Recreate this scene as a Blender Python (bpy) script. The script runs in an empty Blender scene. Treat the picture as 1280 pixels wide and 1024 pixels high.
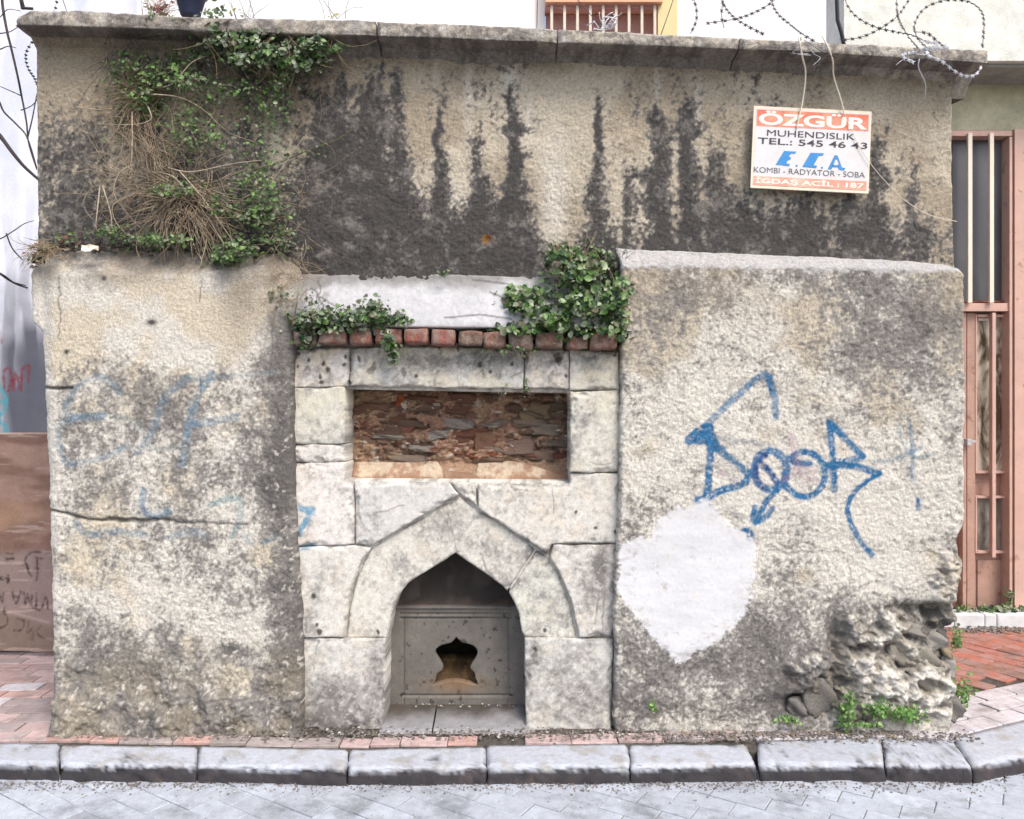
import bpy, bmesh, math, random
import numpy as np
from mathutils import Vector, Matrix
random.seed(7)
scene = bpy.context.scene
C = scene.collection

# ------------------------------------------------------------------ camera, light, exposure
CH = 1.34          # camera height
CD = 3.3           # camera distance from the wall face (y = 0)
FP = 990.0         # focal length in photo pixels
cam_d = bpy.data.cameras.new('camera')
cam = bpy.data.objects.new('camera', cam_d)
C.objects.link(cam)
cam.location = (0, -CD, CH)
cam.rotation_euler = (math.radians(90), 0, 0)
cam_d.sensor_width = 36
cam_d.lens = FP / 1280 * 36
cam_d.clip_start = 0.05
cam_d.clip_end = 800
scene.camera = cam

SUN_EL, SUN_AZ = math.radians(52), math.radians(148)   # azimuth clockwise from +Y: front right
world = bpy.data.worlds.new("World")
scene.world = world
world.use_nodes = True
wn = world.node_tree.nodes
wl = world.node_tree.links
bg = wn['Background']
sky = wn.new('ShaderNodeTexSky')
sky.sky_type = 'NISHITA'
sky.sun_disc = False
sky.sun_elevation = SUN_EL
sky.sun_rotation = SUN_AZ
sky.air_density = 1.0
sky.dust_density = 4.0
sky.ozone_density = 1.0
wl.new(sky.outputs[0], bg.inputs[0])
bg.inputs[1].default_value = 0.15
sun_d = bpy.data.lights.new('sun', 'SUN')
sun = bpy.data.objects.new('sun', sun_d)
C.objects.link(sun)
sun_d.energy = 1.15
sun_d.angle = math.radians(22)
sun_d.color = (1.0, 0.95, 0.87)
sd = Vector((math.sin(SUN_AZ) * math.cos(SUN_EL), math.cos(SUN_AZ) * math.cos(SUN_EL), math.sin(SUN_EL)))
sun.rotation_euler = sd.to_track_quat('Z', 'Y').to_euler()
scene.view_settings.view_transform = 'Standard'
scene.view_settings.look = 'None'
scene.view_settings.gamma = 1
scene.view_settings.use_curve_mapping = False
scene.view_settings.exposure = 0.80

# ------------------------------------------------------------------ numeric helpers
def P(px, py, Y=0.0):
    d = Y + CD
    return Vector(((px - 640) * d / FP, Y, CH - (py - 512) * d / FP))

def G(px, py, z=0.0):
    d = (CH - z) * FP / (py - 512)
    return Vector(((px - 640) * d / FP, d - CD, z))

def _h(ix, iy, seed):
    with np.errstate(over='ignore'):
        n = (ix.astype(np.int64) * 374761393 + iy.astype(np.int64) * 668265263 + seed * 974634777) & 0xffffffff
        n = ((n ^ (n >> 13)) * 1274126177) & 0xffffffff
        n = ((n ^ (n >> 16)) * 2246822519) & 0xffffffff
        n = n ^ (n >> 15)
    return (n & 0xffff) / 65535.0

def vn(x, y, seed=0):
    ix = np.floor(x); iy = np.floor(y)
    fx = x - ix; fy = y - iy
    fx = fx * fx * fx * (fx * (fx * 6 - 15) + 10)
    fy = fy * fy * fy * (fy * (fy * 6 - 15) + 10)
    a = _h(ix, iy, seed); b = _h(ix + 1, iy, seed)
    c = _h(ix, iy + 1, seed); d = _h(ix + 1, iy + 1, seed)
    return ((a + (b - a) * fx) * (1 - fy) + (c + (d - c) * fx) * fy) * 2 - 1

def F(u, v, s, seed=0, octv=4, gain=0.5):
    """fractal noise; s = size of the biggest blob in the units of u, v; about -1..1"""
    r = 0; a = 1.0; t = 0; x = (.82 * u + .57 * v) / s + seed * 3.7; y = (-.57 * u + .82 * v) / s - seed * 1.9
    for o in range(octv):
        r = r + a * vn(x, y, seed + o * 17)
        t += a; a *= gain
        x, y = 1.6 * x + 1.2 * y + 5.3, -1.2 * x + 1.6 * y + 1.7
    return r / t * 1.7

def ss(a, b, x):
    t = np.clip((x - a) / (b - a), 0, 1)
    return t * t * (3 - 2 * t)

def mix(a, b, t):
    t = t[..., None] if isinstance(t, np.ndarray) else t
    return np.asarray(a) * (1 - t) + np.asarray(b) * t

def blob(u, v, cu, cv, su, sv, a=1.0):
    return a * np.exp(-((u - cu) / su) ** 2 - ((v - cv) / sv) ** 2)

def seg_dist(x, z, pts, closed=False):
    """distance to a polyline, nearest point"""
    best = np.full(x.shape, 1e18); nx = np.zeros(x.shape); nz = np.zeros(x.shape)
    n = len(pts)
    for i in range(n if closed else n - 1):
        ax, az = pts[i]; bx, bz = pts[(i + 1) % n]
        dx, dz = bx - ax, bz - az
        L = dx * dx + dz * dz + 1e-12
        t = np.clip(((x - ax) * dx + (z - az) * dz) / L, 0, 1)
        qx = ax + t * dx; qz = az + t * dz
        d = (x - qx) ** 2 + (z - qz) ** 2
        m = d < best
        best = np.where(m, d, best); nx = np.where(m, qx, nx); nz = np.where(m, qz, nz)
    return np.sqrt(best), nx, nz

def inside(x, z, rings):
    c = np.zeros(x.shape, bool)
    for pts in rings:
        n = len(pts)
        for i in range(n):
            ax, az = pts[i]; bx, bz = pts[(i + 1) % n]
            if az == bz: continue
            m = ((az > z) != (bz > z)) & (x < (bx - ax) * (z - az) / (bz - az) + ax)
            c ^= m
    return c

def sdist(x, z, rings):
    best = np.full(x.shape, 1e18); nx = np.zeros(x.shape); nz = np.zeros(x.shape)
    for r in rings:
        d, a, b = seg_dist(x, z, r, True)
        m = d < best
        best = np.where(m, d, best); nx = np.where(m, a, nx); nz = np.where(m, b, nz)
    ins = inside(x, z, rings)
    return np.where(ins, best, -best), nx, nz

def smooth_poly(pts, n=4):
    """Catmull-Rom through open points"""
    P_ = [pts[0]] + list(pts) + [pts[-1]]
    out = []
    for i in range(1, len(P_) - 2):
        p0, p1, p2, p3 = [np.array(q, float) for q in P_[i - 1:i + 3]]
        for k in range(n):
            t = k / n
            out.append(tuple(0.5 * ((2 * p1) + (-p0 + p2) * t + (2 * p0 - 5 * p1 + 4 * p2 - p3) * t * t + (-p0 + 3 * p1 - 3 * p2 + p3) * t ** 3)))
    out.append(tuple(pts[-1]))
    return out

# ------------------------------------------------------------------ object helpers
def tag(o, label=None, cat=None, group=None, kind=None):
    if label: o['label'] = label
    if cat: o['category'] = cat
    if group: o['group'] = group
    if kind: o['kind'] = kind
    return o

def thing(name, label, cat, loc=(0, 0, 0), rot=(0, 0, 0), group=None):
    o = bpy.data.objects.new(name, None)
    C.objects.link(o)
    o.location = loc; o.rotation_euler = rot
    o.empty_display_size = 0.1
    return tag(o, label, cat, group)

def woff(o):
    v = Vector((0, 0, 0))
    while o is not None: v = v + o.location; o = o.parent
    return v

def fromdata(name, V, Fc, mat=None, parent=None, col=None, smooth=True):
    """mesh from numpy arrays; V in world space, parent offset removed"""
    me = bpy.data.meshes.new(name)
    V = np.asarray(V, np.float32)
    if parent is not None:
        V = V - np.array(woff(parent), np.float32)
    Fc = np.asarray(Fc, np.int32)
    nf, k = Fc.shape
    me.vertices.add(len(V)); me.vertices.foreach_set('co', V.ravel())
    me.loops.add(nf * k); me.loops.foreach_set('vertex_index', Fc.ravel())
    me.polygons.add(nf)
    me.polygons.foreach_set('loop_start', np.arange(0, nf * k, k, dtype=np.int32))
    try: me.polygons.foreach_set('loop_total', np.full(nf, k, np.int32))
    except Exception: pass
    me.polygons.foreach_set('use_smooth', np.full(nf, smooth))
    me.update(calc_edges=True)
    me.validate()
    if col is not None:
        a = me.color_attributes.new('Col', 'FLOAT_COLOR', 'POINT')
        cc = np.ones((len(V), 4), np.float32); cc[:, :col.shape[1]] = col
        a.data.foreach_set('color', cc.ravel())
    if mat: me.materials.append(mat)
    o = bpy.data.objects.new(name, me)
    C.objects.link(o)
    if parent is not None: o.parent = parent
    return o

def relief(name, rings_px, Yf, thick, step, mat, parent, colf, yf=None, er=0.004, warp=0.0, seed=0, smooth=True):
    """a slab facing the street: outline in photo pixels on the plane Yf, dense front with relief, sides going back"""
    if not isinstance(rings_px[0][0], (tuple, list)): rings_px = [rings_px]
    d0 = Yf + CD
    rings = [[((a - 640) * d0 / FP, CH - (b - 512) * d0 / FP) for a, b in r] for r in rings_px]
    allp = np.array([p for r in rings for p in r])
    x0, z0 = allp.min(0) - step * 1.5; x1, z1 = allp.max(0) + step * 1.5
    nx = int((x1 - x0) / step) + 2; nz = int((z1 - z0) / step) + 2
    X, Z = np.meshgrid(x0 + np.arange(nx) * step, z0 + np.arange(nz) * step)
    S, QX, QZ = sdist(X, Z, rings)
    cx = (X[:-1, :-1] + X[1:, 1:]) / 2; cz = (Z[:-1, :-1] + Z[1:, 1:]) / 2
    keep = inside(cx, cz, rings)
    idx = np.arange(nx * nz).reshape(nz, nx)
    q = np.stack([idx[:-1, :-1], idx[:-1, 1:], idx[1:, 1:], idx[1:, :-1]], -1)[keep]
    used = np.zeros(nx * nz, bool); used[q.ravel()] = True
    # border edges
    e = np.concatenate([q[:, [0, 1]], q[:, [1, 2]], q[:, [2, 3]], q[:, [3, 0]]])
    es = np.sort(e, 1); key = es[:, 0].astype(np.int64) * (nx * nz) + es[:, 1]
    _, inv, cnt = np.unique(key, return_inverse=True, return_counts=True)
    be = e[cnt[inv] == 1]
    isb = np.zeros(nx * nz, bool); isb[be.ravel()] = True
    Xf, Zf, Sf = X.ravel().copy(), Z.ravel().copy(), S.ravel().copy()
    m = (isb | (Sf < 0)) & used
    Xf[m] = QX.ravel()[m]; Zf[m] = QZ.ravel()[m]; Sf[m] = 0
    remap = -np.ones(nx * nz, np.int64); ui = np.nonzero(used)[0]; remap[ui] = np.arange(len(ui))
    x = Xf[ui]; z = Zf[ui]; s = Sf[ui]
    u = 640 + x * FP / d0; v = 512 - (z - CH) * FP / d0
    y = np.full(x.shape, Yf)
    t = np.clip(s / er, 0, 1)
    y = y + er * (1 - np.sqrt(1 - (1 - t) ** 2))
    if warp:
        fade = 1
        x = x + warp * F(u, v, 14, seed + 50, 3) * (s < step * 2); z = z + warp * F(u, v, 14, seed + 60, 3) * (s < step * 2)
    if yf is not None: y = y + yf(u, v, s)
    col = colf(u, v, s)
    V = np.stack([x, y, z], 1)
    Fq = remap[q]
    b = remap[be]; bi = np.unique(b.ravel()); bm_ = -np.ones(len(V), np.int64); bm_[bi] = len(V) + np.arange(len(bi))
    VB = V[bi].copy(); VB[:, 1] = Yf + thick
    side = np.stack([b[:, 1], b[:, 0], bm_[b[:, 0]], bm_[b[:, 1]]], 1)
    V = np.concatenate([V, VB]); col = np.concatenate([col, col[bi]])
    return fromdata(name, V, np.concatenate([Fq, side]), mat, parent, col, smooth)

class MB:
    """collects simple shapes in world space and builds ONE mesh"""
    def __init__(s): s.bm = bmesh.new()
    def box(s, x0, x1, y0, y1, z0, z1, bev=0):
        vs = [s.bm.verts.new(p) for p in ((x0,y0,z0),(x1,y0,z0),(x1,y1,z0),(x0,y1,z0),(x0,y0,z1),(x1,y0,z1),(x1,y1,z1),(x0,y1,z1))]
        fs = [s.bm.faces.new([vs[i] for i in f]) for f in ((0,3,2,1),(4,5,6,7),(0,1,5,4),(1,2,6,5),(2,3,7,6),(3,0,4,7))]
        if bev:
            es = list({e for f in fs for e in f.edges})
            bmesh.ops.bevel(s.bm, geom=es, offset=bev, segments=2, affect='EDGES', profile=0.6)
        return s
    def tube(s, pts, r, n=6, r1=None, cap=True):
        pts = [Vector(p) for p in pts]; rings = []
        L = len(pts)
        for i, p in enumerate(pts):
            d = (pts[min(i + 1, L - 1)] - pts[max(i - 1, 0)])
            d = d.normalized() if d.length > 1e-9 else Vector((0, 0, 1))
            a = d.cross(Vector((0.13, 1, 0.07))).normalized(); b_ = d.cross(a)
            rr = r if r1 is None else r + (r1 - r) * i / max(1, L - 1)
            rings.append([s.bm.verts.new(p + (a * math.cos(k * 2 * math.pi / n) + b_ * math.sin(k * 2 * math.pi / n)) * rr) for k in range(n)])
        for i in range(L - 1):
            for k in range(n):
                s.bm.faces.new((rings[i][k], rings[i][(k + 1) % n], rings[i + 1][(k + 1) % n], rings[i + 1][k])).smooth = True
        if cap:
            s.bm.faces.new(rings[0][::-1]); s.bm.faces.new(rings[-1])
        return s
    def lathe(s, c, prof, n=20):
        c = Vector(c); rings = []
        for r, z in prof:
            rings.append([s.bm.verts.new(c + Vector((r * math.cos(k * 2 * math.pi / n), r * math.sin(k * 2 * math.pi / n), z))) for k in range(n)])
        for i in range(len(rings) - 1):
            for k in range(n):
                s.bm.faces.new((rings[i][k], rings[i][(k + 1) % n], rings[i + 1][(k + 1) % n], rings[i + 1][k])).smooth = True
        s.bm.faces.new(rings[0][::-1])
        return s
    def poly(s, pts):
        s.bm.faces.new([s.bm.verts.new(p) for p in pts]); return s
    def prism(s, pts, off):
        """closed polygon (3D points) extruded by off"""
        off = Vector(off); a = [s.bm.verts.new(p) for p in pts]; b_ = [s.bm.verts.new(Vector(p) + off) for p in pts]
        s.bm.faces.new(a); s.bm.faces.new(b_[::-1]); n = len(a)
        for i in range(n): s.bm.faces.new((a[i], a[(i + 1) % n], b_[(i + 1) % n], b_[i]))
        return s
    def build(s, name, mat=None, parent=None, off=True):
        bmesh.ops.recalc_face_normals(s.bm, faces=s.bm.faces)
        if parent is not None and off:
            bmesh.ops.translate(s.bm, verts=s.bm.verts, vec=-woff(parent))
        me = bpy.data.meshes.new(name); s.bm.to_mesh(me); s.bm.free()
        if mat: me.materials.append(mat)
        o = bpy.data.objects.new(name, me); C.objects.link(o)
        if parent is not None: o.parent = parent
        return o

# ------------------------------------------------------------------ materials
def nodes(name):
    m = bpy.data.materials.new(name); m.use_nodes = True
    nt = m.node_tree; b = nt.nodes['Principled BSDF']
    return m, nt, b, nt.nodes.new, nt.links.new

def noise(nt, coord, scale, detail=4, rough=0.6):
    n = nt.nodes.new('ShaderNodeTexNoise'); n.inputs['Scale'].default_value = scale
    n.inputs['Detail'].default_value = detail; n.inputs['Roughness'].default_value = rough
    nt.links.new(coord, n.inputs['Vector']); return n

def mrange(nt, val, a, b, c, d):
    n = nt.nodes.new('ShaderNodeMapRange')
    n.inputs[1].default_value = a; n.inputs[2].default_value = b; n.inputs[3].default_value = c; n.inputs[4].default_value = d
    nt.links.new(val, n.inputs[0]); return n.outputs[0]

def math_(nt, op, a, b):
    n = nt.nodes.new('ShaderNodeMath'); n.operation = op
    for i, q in enumerate((a, b)):
        if isinstance(q, (int, float)): n.inputs[i].default_value = q
        else: nt.links.new(q, n.inputs[i])
    return n.outputs[0]

def mat_surface(name, color=None, attr=False, objcol=False, var=0.25, s1=30, s2=160, bump=0.5, dist=0.002, rough=0.9,
                pits=0.0, spec=0.3, stain=None, stain_amt=0.0, stain_scale=6, metal=0.0, lo=.42, hi=.62, wstain=None):
    """colour (constant, mesh attribute or object colour) x multi-scale grain, pits, stains, bump"""
    m, nt, b, N, L = nodes(name)
    tc = N('ShaderNodeTexCoord').outputs['Object']
    if attr:
        a = N('ShaderNodeAttribute'); a.attribute_name = 'Col'; base = a.outputs['Color']
    elif objcol:
        a = N('ShaderNodeObjectInfo'); base = a.outputs['Color']
        # offset the grain from one piece to the next
        vm = N('ShaderNodeVectorMath'); vm.operation = 'ADD'
        cmb = N('ShaderNodeCombineXYZ')
        mm = math_(nt, 'MULTIPLY', a.outputs['Random'], 37.0)
        L(mm, cmb.inputs[0]); L(mm, cmb.inputs[1]); L(tc, vm.inputs[0]); L(cmb.outputs[0], vm.inputs[1])
        tc = vm.outputs[0]
    else:
        a = N('ShaderNodeRGB'); a.outputs[0].default_value = (*color, 1); base = a.outputs[0]
    n1 = noise(nt, tc, s1, 5, 0.65); n2 = noise(nt, tc, s2, 3, 0.6)
    f1 = mrange(nt, n1.outputs['Fac'], 0.3, 0.7, 1 - var, 1 + var)
    f2 = mrange(nt, n2.outputs['Fac'], 0.3, 0.7, 1 - var * 0.8, 1 + var * 0.8)
    f = math_(nt, 'MULTIPLY', f1, f2)
    if pits:
        n3 = noise(nt, tc, s2 * 0.7, 2, 0.5)
        f = math_(nt, 'MULTIPLY', f, mrange(nt, n3.outputs['Fac'], 0.64, 0.72, 1, 1 - pits))
    if attr:
        f = math_(nt, 'ADD', 1.0, math_(nt, 'MULTIPLY', math_(nt, 'SUBTRACT', f, 1.0), a.outputs['Alpha']))
    vm2 = N('ShaderNodeVectorMath'); vm2.operation = 'SCALE'
    if stain:
        ns = noise(nt, tc, stain_scale, 6, 0.65)
        mx = N('ShaderNodeMix'); mx.data_type = 'RGBA'
        L(mrange(nt, ns.outputs['Fac'], lo, hi, 0, stain_amt), mx.inputs[0]); L(base, mx.inputs[6]); mx.inputs[7].default_value = (*stain, 1)
        base = mx.outputs[2]
    if wstain:       # dirt that runs on from piece to piece: (colour, scale, lo, hi, amount)
        gp = N('ShaderNodeNewGeometry').outputs['Position']
        nw = noise(nt, gp, wstain[1], 7, 0.7)
        mx = N('ShaderNodeMix'); mx.data_type = 'RGBA'
        L(mrange(nt, nw.outputs['Fac'], wstain[2], wstain[3], 0, wstain[4]), mx.inputs[0]); L(base, mx.inputs[6]); mx.inputs[7].default_value = (*wstain[0], 1)
        base = mx.outputs[2]
    L(base, vm2.inputs[0]); L(f, vm2.inputs['Scale'])
    L(vm2.outputs[0], b.inputs['Base Color'])
    b.inputs['Roughness'].default_value = rough
    b.inputs['Metallic'].default_value = metal
    try: b.inputs['Specular IOR Level'].default_value = spec
    except Exception: pass
    if bump:
        bp = N('ShaderNodeBump'); bp.inputs['Strength'].default_value = bump; bp.inputs['Distance'].default_value = dist
        h = math_(nt, 'ADD', n1.outputs['Fac'], math_(nt, 'MULTIPLY', n2.outputs['Fac'], 0.6))
        if attr: L(math_(nt, 'MULTIPLY', a.outputs['Alpha'], bump), bp.inputs['Strength'])
        L(h, bp.inputs['Height']); L(bp.outputs[0], b.inputs['Normal'])
    return m

M = {}
M['plaster'] = mat_surface('rough_plaster', attr=True, var=0.24, s1=80, s2=330, bump=1.0, dist=0.008, pits=0.6, spec=0.1)
M['smooth_plaster'] = mat_surface('smooth_plaster', attr=True, var=0.10, s1=40, s2=200, bump=0.4, dist=0.0015, pits=0.25, spec=0.2)
M['stone'] = mat_surface('limestone', attr=True, var=0.15, s1=50, s2=230, bump=0.6, dist=0.0025, pits=0.45, spec=0.15)
M['marble'] = mat_surface('grey_marble', attr=True, var=0.13, s1=30, s2=200, bump=0.35, dist=0.0012, pits=0.3, spec=0.3, rough=0.7)
M['coping'] = mat_surface('coping_concrete', attr=True, var=0.3, s1=60, s2=240, bump=1.0, dist=0.006, pits=0.4, spec=0.1)
M['brick'] = mat_surface('old_brick', objcol=True, var=0.3, s1=45, s2=200, bump=1.0, dist=0.005, pits=0.5, stain=(0.26, 0.22, 0.19), stain_amt=0.75, stain_scale=22, spec=0.15)
M['rubble'] = mat_surface('rubble_masonry', objcol=True, var=0.45, s1=60, s2=220, bump=1.0, dist=0.010, pits=0.5, stain=(0.23, 0.14, 0.10), stain_amt=0.8, stain_scale=38, spec=0.1)
M['paver'] = mat_surface('clay_paver', objcol=True, var=0.16, s1=25, s2=200, bump=0.5, dist=0.0015, pits=0.3, stain=(0.36, 0.33, 0.33), stain_amt=0.4, stain_scale=9, wstain=((.16, .13, .12), 6, .50, .68, .6), spec=0.25)
M['road_block'] = mat_surface('concrete_paver', objcol=True, var=0.14, s1=22, s2=210, bump=0.6, dist=0.0018, pits=0.5, stain=(0.33, 0.35, 0.385), stain_amt=0.5, stain_scale=7, wstain=((.17, .18, .195), 5, .50, .66, .75), spec=0.25)
M['kerb'] = mat_surface('kerb_granite', attr=True, var=0.14, s1=40, s2=230, bump=0.5, dist=0.0018, pits=0.35, spec=0.12, rough=0.85)
M['dirt'] = mat_surface('joint_dirt', color=(0.085, 0.075, 0.065), var=0.5, s1=40, s2=200, bump=1, dist=0.004)
M['asphalt'] = mat_surface('ground_concrete', color=(0.16, 0.16, 0.16), var=0.3, s1=12, s2=120, bump=0.6, dist=0.003)
M['twig'] = mat_surface('dry_twig', color=(0.30, 0.23, 0.15), var=0.35, s1=60, s2=300, bump=0)
M['twig_dark'] = mat_surface('dark_bark', color=(0.05, 0.04, 0.042), var=0.3, s1=60, s2=300, bump=0.5)
M['wire'] = mat_surface('rusty_wire', color=(0.05, 0.042, 0.05), var=0.3, s1=60, s2=300, bump=0, metal=0.4, rough=0.5)
M['wire_silver'] = mat_surface('galvanised_wire', color=(0.55, 0.57, 0.62), var=0.2, s1=60, s2=300, bump=0, metal=0.3, rough=0.4)
M['rope'] = mat_surface('white_cord', color=(0.72, 0.64, 0.52), var=0.1, s1=200, s2=600, bump=0.2, rough=0.8)

def mat_leaf(name, hue):
    m, nt, b, N, L = nodes(name)
    a = N('ShaderNodeAttribute'); a.attribute_name = 'Col'
    L(a.outputs['Color'], b.inputs['Base Color'])
    b.inputs['Roughness'].default_value = 0.42
    tr = N('ShaderNodeBsdfTranslucent'); L(a.outputs['Color'], tr.inputs[0])
    mx = N('ShaderNodeMixShader'); mx.inputs[0].default_value = 0.3
    L(b.outputs[0], mx.inputs[1]); L(tr.outputs[0], mx.inputs[2]); L(mx.outputs[0], nt.nodes['Material Output'].inputs[0])
    return m
M['leaf'] = mat_leaf('leaf', 0)

# ------------------------------------------------------------------ stains, colours and some painted shade of the old wall (photo pixels u, v)
CREAM = np.array((0.57, 0.51, 0.405)); PALE = np.array((0.67, 0.64, 0.575)); TAN = np.array((0.41, 0.35, 0.265))
GREY = np.array((0.235, 0.222, 0.205)); DARK = np.array((0.088, 0.083, 0.080))

def streak(u, v, c, vt, vb, wt, wb, a, seed=0):
    t = np.clip((v - vt) / (vb - vt), 0, 1)
    w = wt + (wb - wt) * t
    cc = c + 5 * F(v, v * 0 + c, 45, 3 + seed, 3)
    w = w * (.8 + .5 * F(v, v * 0 + c * 3, 22, 5 + seed, 3)) + 1.5
    side = np.where(u > cc, 1.25, .8)
    e = np.exp(-(np.abs(u - cc) / (w * side)) ** 2 * 1.1)
    return a * e * ss(-4, 40, v - vt + 12 * F(u, v * 0 + seed, 7, 8, 2)) * (1 - ss(-4, 30, v - vb))

STREAKS = [(415,85,350,32,70,.8),(465,78,350,28,50,.85),(495,68,330,12,22,.75),(548,112,262,6,12,.8),(600,142,300,8,18,.7),
           (625,250,350,30,45,.7),(639,106,350,9,38,1.05),(745,122,345,5,22,.85),(785,195,345,8,24,.7),(822,120,345,7,30,.95),
           (860,98,345,6,22,.85),(893,160,345,8,30,.8),(963,106,150,24,20,.9),(925,240,345,30,40,.7),(985,245,350,60,70,.75),
           (1070,235,330,30,40,.85),(1096,150,330,10,26,.75),(1142,185,320,7,14,.7),(1120,250,320,20,30,.4),(395,130,340,20,40,.5)]
BL_UP = [(480,300,110,50,.75),(590,305,85,40,.75),(560,335,200,18,.6),(440,230,80,90,.25),(960,300,150,40,.35),(85,225,55,75,.75),(190,285,110,45,.65),
         (250,190,90,60,.35),(310,250,60,80,.35),(150,150,35,40,.3),(180,80,60,25,.2),(330,110,50,40,.25),(692,240,17,110,-1.0),(722,170,14,60,-.35),(575,190,14,80,-.35),
         (520,180,14,60,-.3),(90,90,60,45,-.3),(215,130,14,18,-.4),(290,130,18,25,-.5),(345,190,10,60,-.3),(1160,200,30,110,-.15),(1040,85,100,20,-.1)]
def col_upper(u, v, s):
    K = 0.16 + 0 * u
    for i, q in enumerate(STREAKS): K = np.maximum(K, 0.14 + 1.2 * streak(u, v, *q, seed=i))
    for q in BL_UP: K = K + blob(u, v, *q)
    K = K + .22 * ss(205, 320, v) + 0.20 * F(u, v * 0.45, 34, 1, 4) + 0.14 * F(u, v * .22, 10, 6, 3) + 0.20 * F(u, v, 10, 2, 3, 0.8) + .34 * F(u, v, 4.0, 12, 2, .8)
    base = mix(CREAM * 0.93, TAN, ss(-.5, .5, F(u, v, 70, 5, 3) + 0.5 * ss(120, 60, v) + 0.3 * ss(900, 1100, u)))
    pale = (blob(u, v, 692, 250, 17, 85) + blob(u, v, 586, 120, 5, 55, .7) + blob(u, v, 637, 92, 9, 25, .9) + blob(u, v, 821, 100, 4, 30, .8)
            + blob(u, v, 873, 135, 5, 28, .9) + blob(u, v, 345, 180, 6, 50, .6) + blob(u, v, 572, 245, 14, 25, .6) + blob(u, v, 545, 90, 4, 40, .5) + blob(u,v,660,150,6,40,.5))
    base = mix(base, PALE, np.clip(pale, 0, 1) * 0.8)
    c = mix(base, GREY * 0.80, ss(.20, .74, K))
    c = mix(c, DARK * .85, ss(.50, 1.12, K) * 0.96)
    c = mix(c, GREY * 1.35, 0.5 * ss(.1, .9, F(u, v, 26, 9, 5, .8)) * ss(.6, 1.0, K))     # lichen grey over the black
    hole = ss(9, 6, np.hypot(u - 609, (v - 299) * 1.3))
    c = mix(c, (0.25, 0.13, 0.05), hole * (1 - ss(4, 2, np.hypot(u - 612, v - 301)) * .8))
    return np.clip(c, 0.02, 0.8)

def strokes(c, u, v, lst, seed=0):
    for pts, w, colr, op in lst:
        pp = smooth_poly(pts, 5)
        xs = [p[0] for p in pp]; ys = [p[1] for p in pp]
        m = (u > min(xs) - 3 * w) & (u < max(xs) + 3 * w) & (v > min(ys) - 3 * w) & (v < max(ys) + 3 * w)
        if not m.any(): continue
        uu, vv = u[m], v[m]
        d, _, _ = seg_dist(uu, vv, pp)
        a = ss(w * 0.5 + 1.8, w * 0.5 - 1.2, d + 0.8 * F(uu, vv, 4, 7 + seed, 2)) * np.clip(op * (1 + 0.45 * (1.4 - op) * F(uu, vv, 6, 8 + seed, 3, .7)), 0, 1)
        a = a * (1 - .45 * ss(.25, .8, F(uu, vv, 3.5, 11 + seed, 2, .8)))
        c[m] = mix(c[m], np.array(colr), a)
    return c

BLUE = (0.034, 0.150, 0.31); FBL = (0.13, 0.24, 0.34)
def ell(cx, cy, rx, ry, a0=0, a1=360, n=14):
    return [(cx + rx * math.cos(math.radians(a0 + (a1 - a0) * i / n)), cy + ry * math.sin(math.radians(a0 + (a1 - a0) * i / n))) for i in range(n + 1)]
TAG_R = [([(970,520),(968,495),(961,473),(952,469),(938,480),(905,510),(880,534)], 8, (0.06,0.18,0.33), .72),
         ([(962,474),(966,490)], 8, BLUE, .8),
         ([(862,551),(872,541),(885,535),(885,545),(868,550),(888,550)], 11, BLUE, .95),
         ([(885,535),(893,555),(898,562)], 12, BLUE, .95),
         ([(896,548),(925,551),(960,556)], 7, (0.16,0.2,0.25), .45),
         ([(888,556),(886,585),(883,620)], 9, BLUE, .95), ([(895,560),(915,575),(934,592)], 9, (0.05,0.15,0.28), .95),
         ([(936,592),(930,604),(905,612),(884,621),(872,625)], 9, BLUE, .95),
         (ell(963,588,21,24,-60,300), 9, BLUE, .93), (ell(958,590,14,20,100,260), 8, (0.04,0.08,0.22), .8),
         ([(950,578),(962,590),(972,604)], 8, (0.04,0.10,0.25), .9),
         (ell(1005,593,26,28,-120,165), 8, BLUE, .95), ([(985,573),(995,578),(1012,580)], 8, BLUE, .9),
         ([(1037,530),(1040,560),(1042,590),(1042,612)], 8, BLUE, .95), ([(1037,528),(1052,543),(1078,570)], 8, BLUE, .95),
         ([(1078,572),(1060,576),(1036,582)], 8, BLUE, .95), ([(1036,582),(1070,583),(1098,592)], 8, BLUE, .95),
         ([(1098,592),(1080,604),(1066,618),(1059,636),(1064,656),(1078,680),(1090,694)], 6.5, BLUE, .92),
         ([(971,612),(955,630),(948,648),(944,652)], 7, BLUE, .95), ([(943,634),(942,652),(955,648),(965,636)], 7, BLUE, .9),
         ([(930,664),(936,666),(937,672)], 10, BLUE, .97),
         ([(1091,590),(1094,578),(1110,576),(1130,570),(1150,560)], 4, (0.1,0.2,0.28), .5), ([(1138,528),(1140,560),(1140,600)], 4, (0.08,0.2,0.3), .6),
         ([(1148,625),(1149,636)], 5, BLUE, .9), ([(1120,530),(1138,570),(1170,566)], 4, (0.1,0.2,0.28), .35),
         ([(900,590),(920,600)], 7, (0.3,0.16,0.28), .25), ([(990,545),(1000,590),(1020,600)], 9, (0.3,0.14,0.24), .3), ([(980,600),(1005,585),(1018,590)], 7, (0.3,0.14,0.24), .28)]
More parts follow.
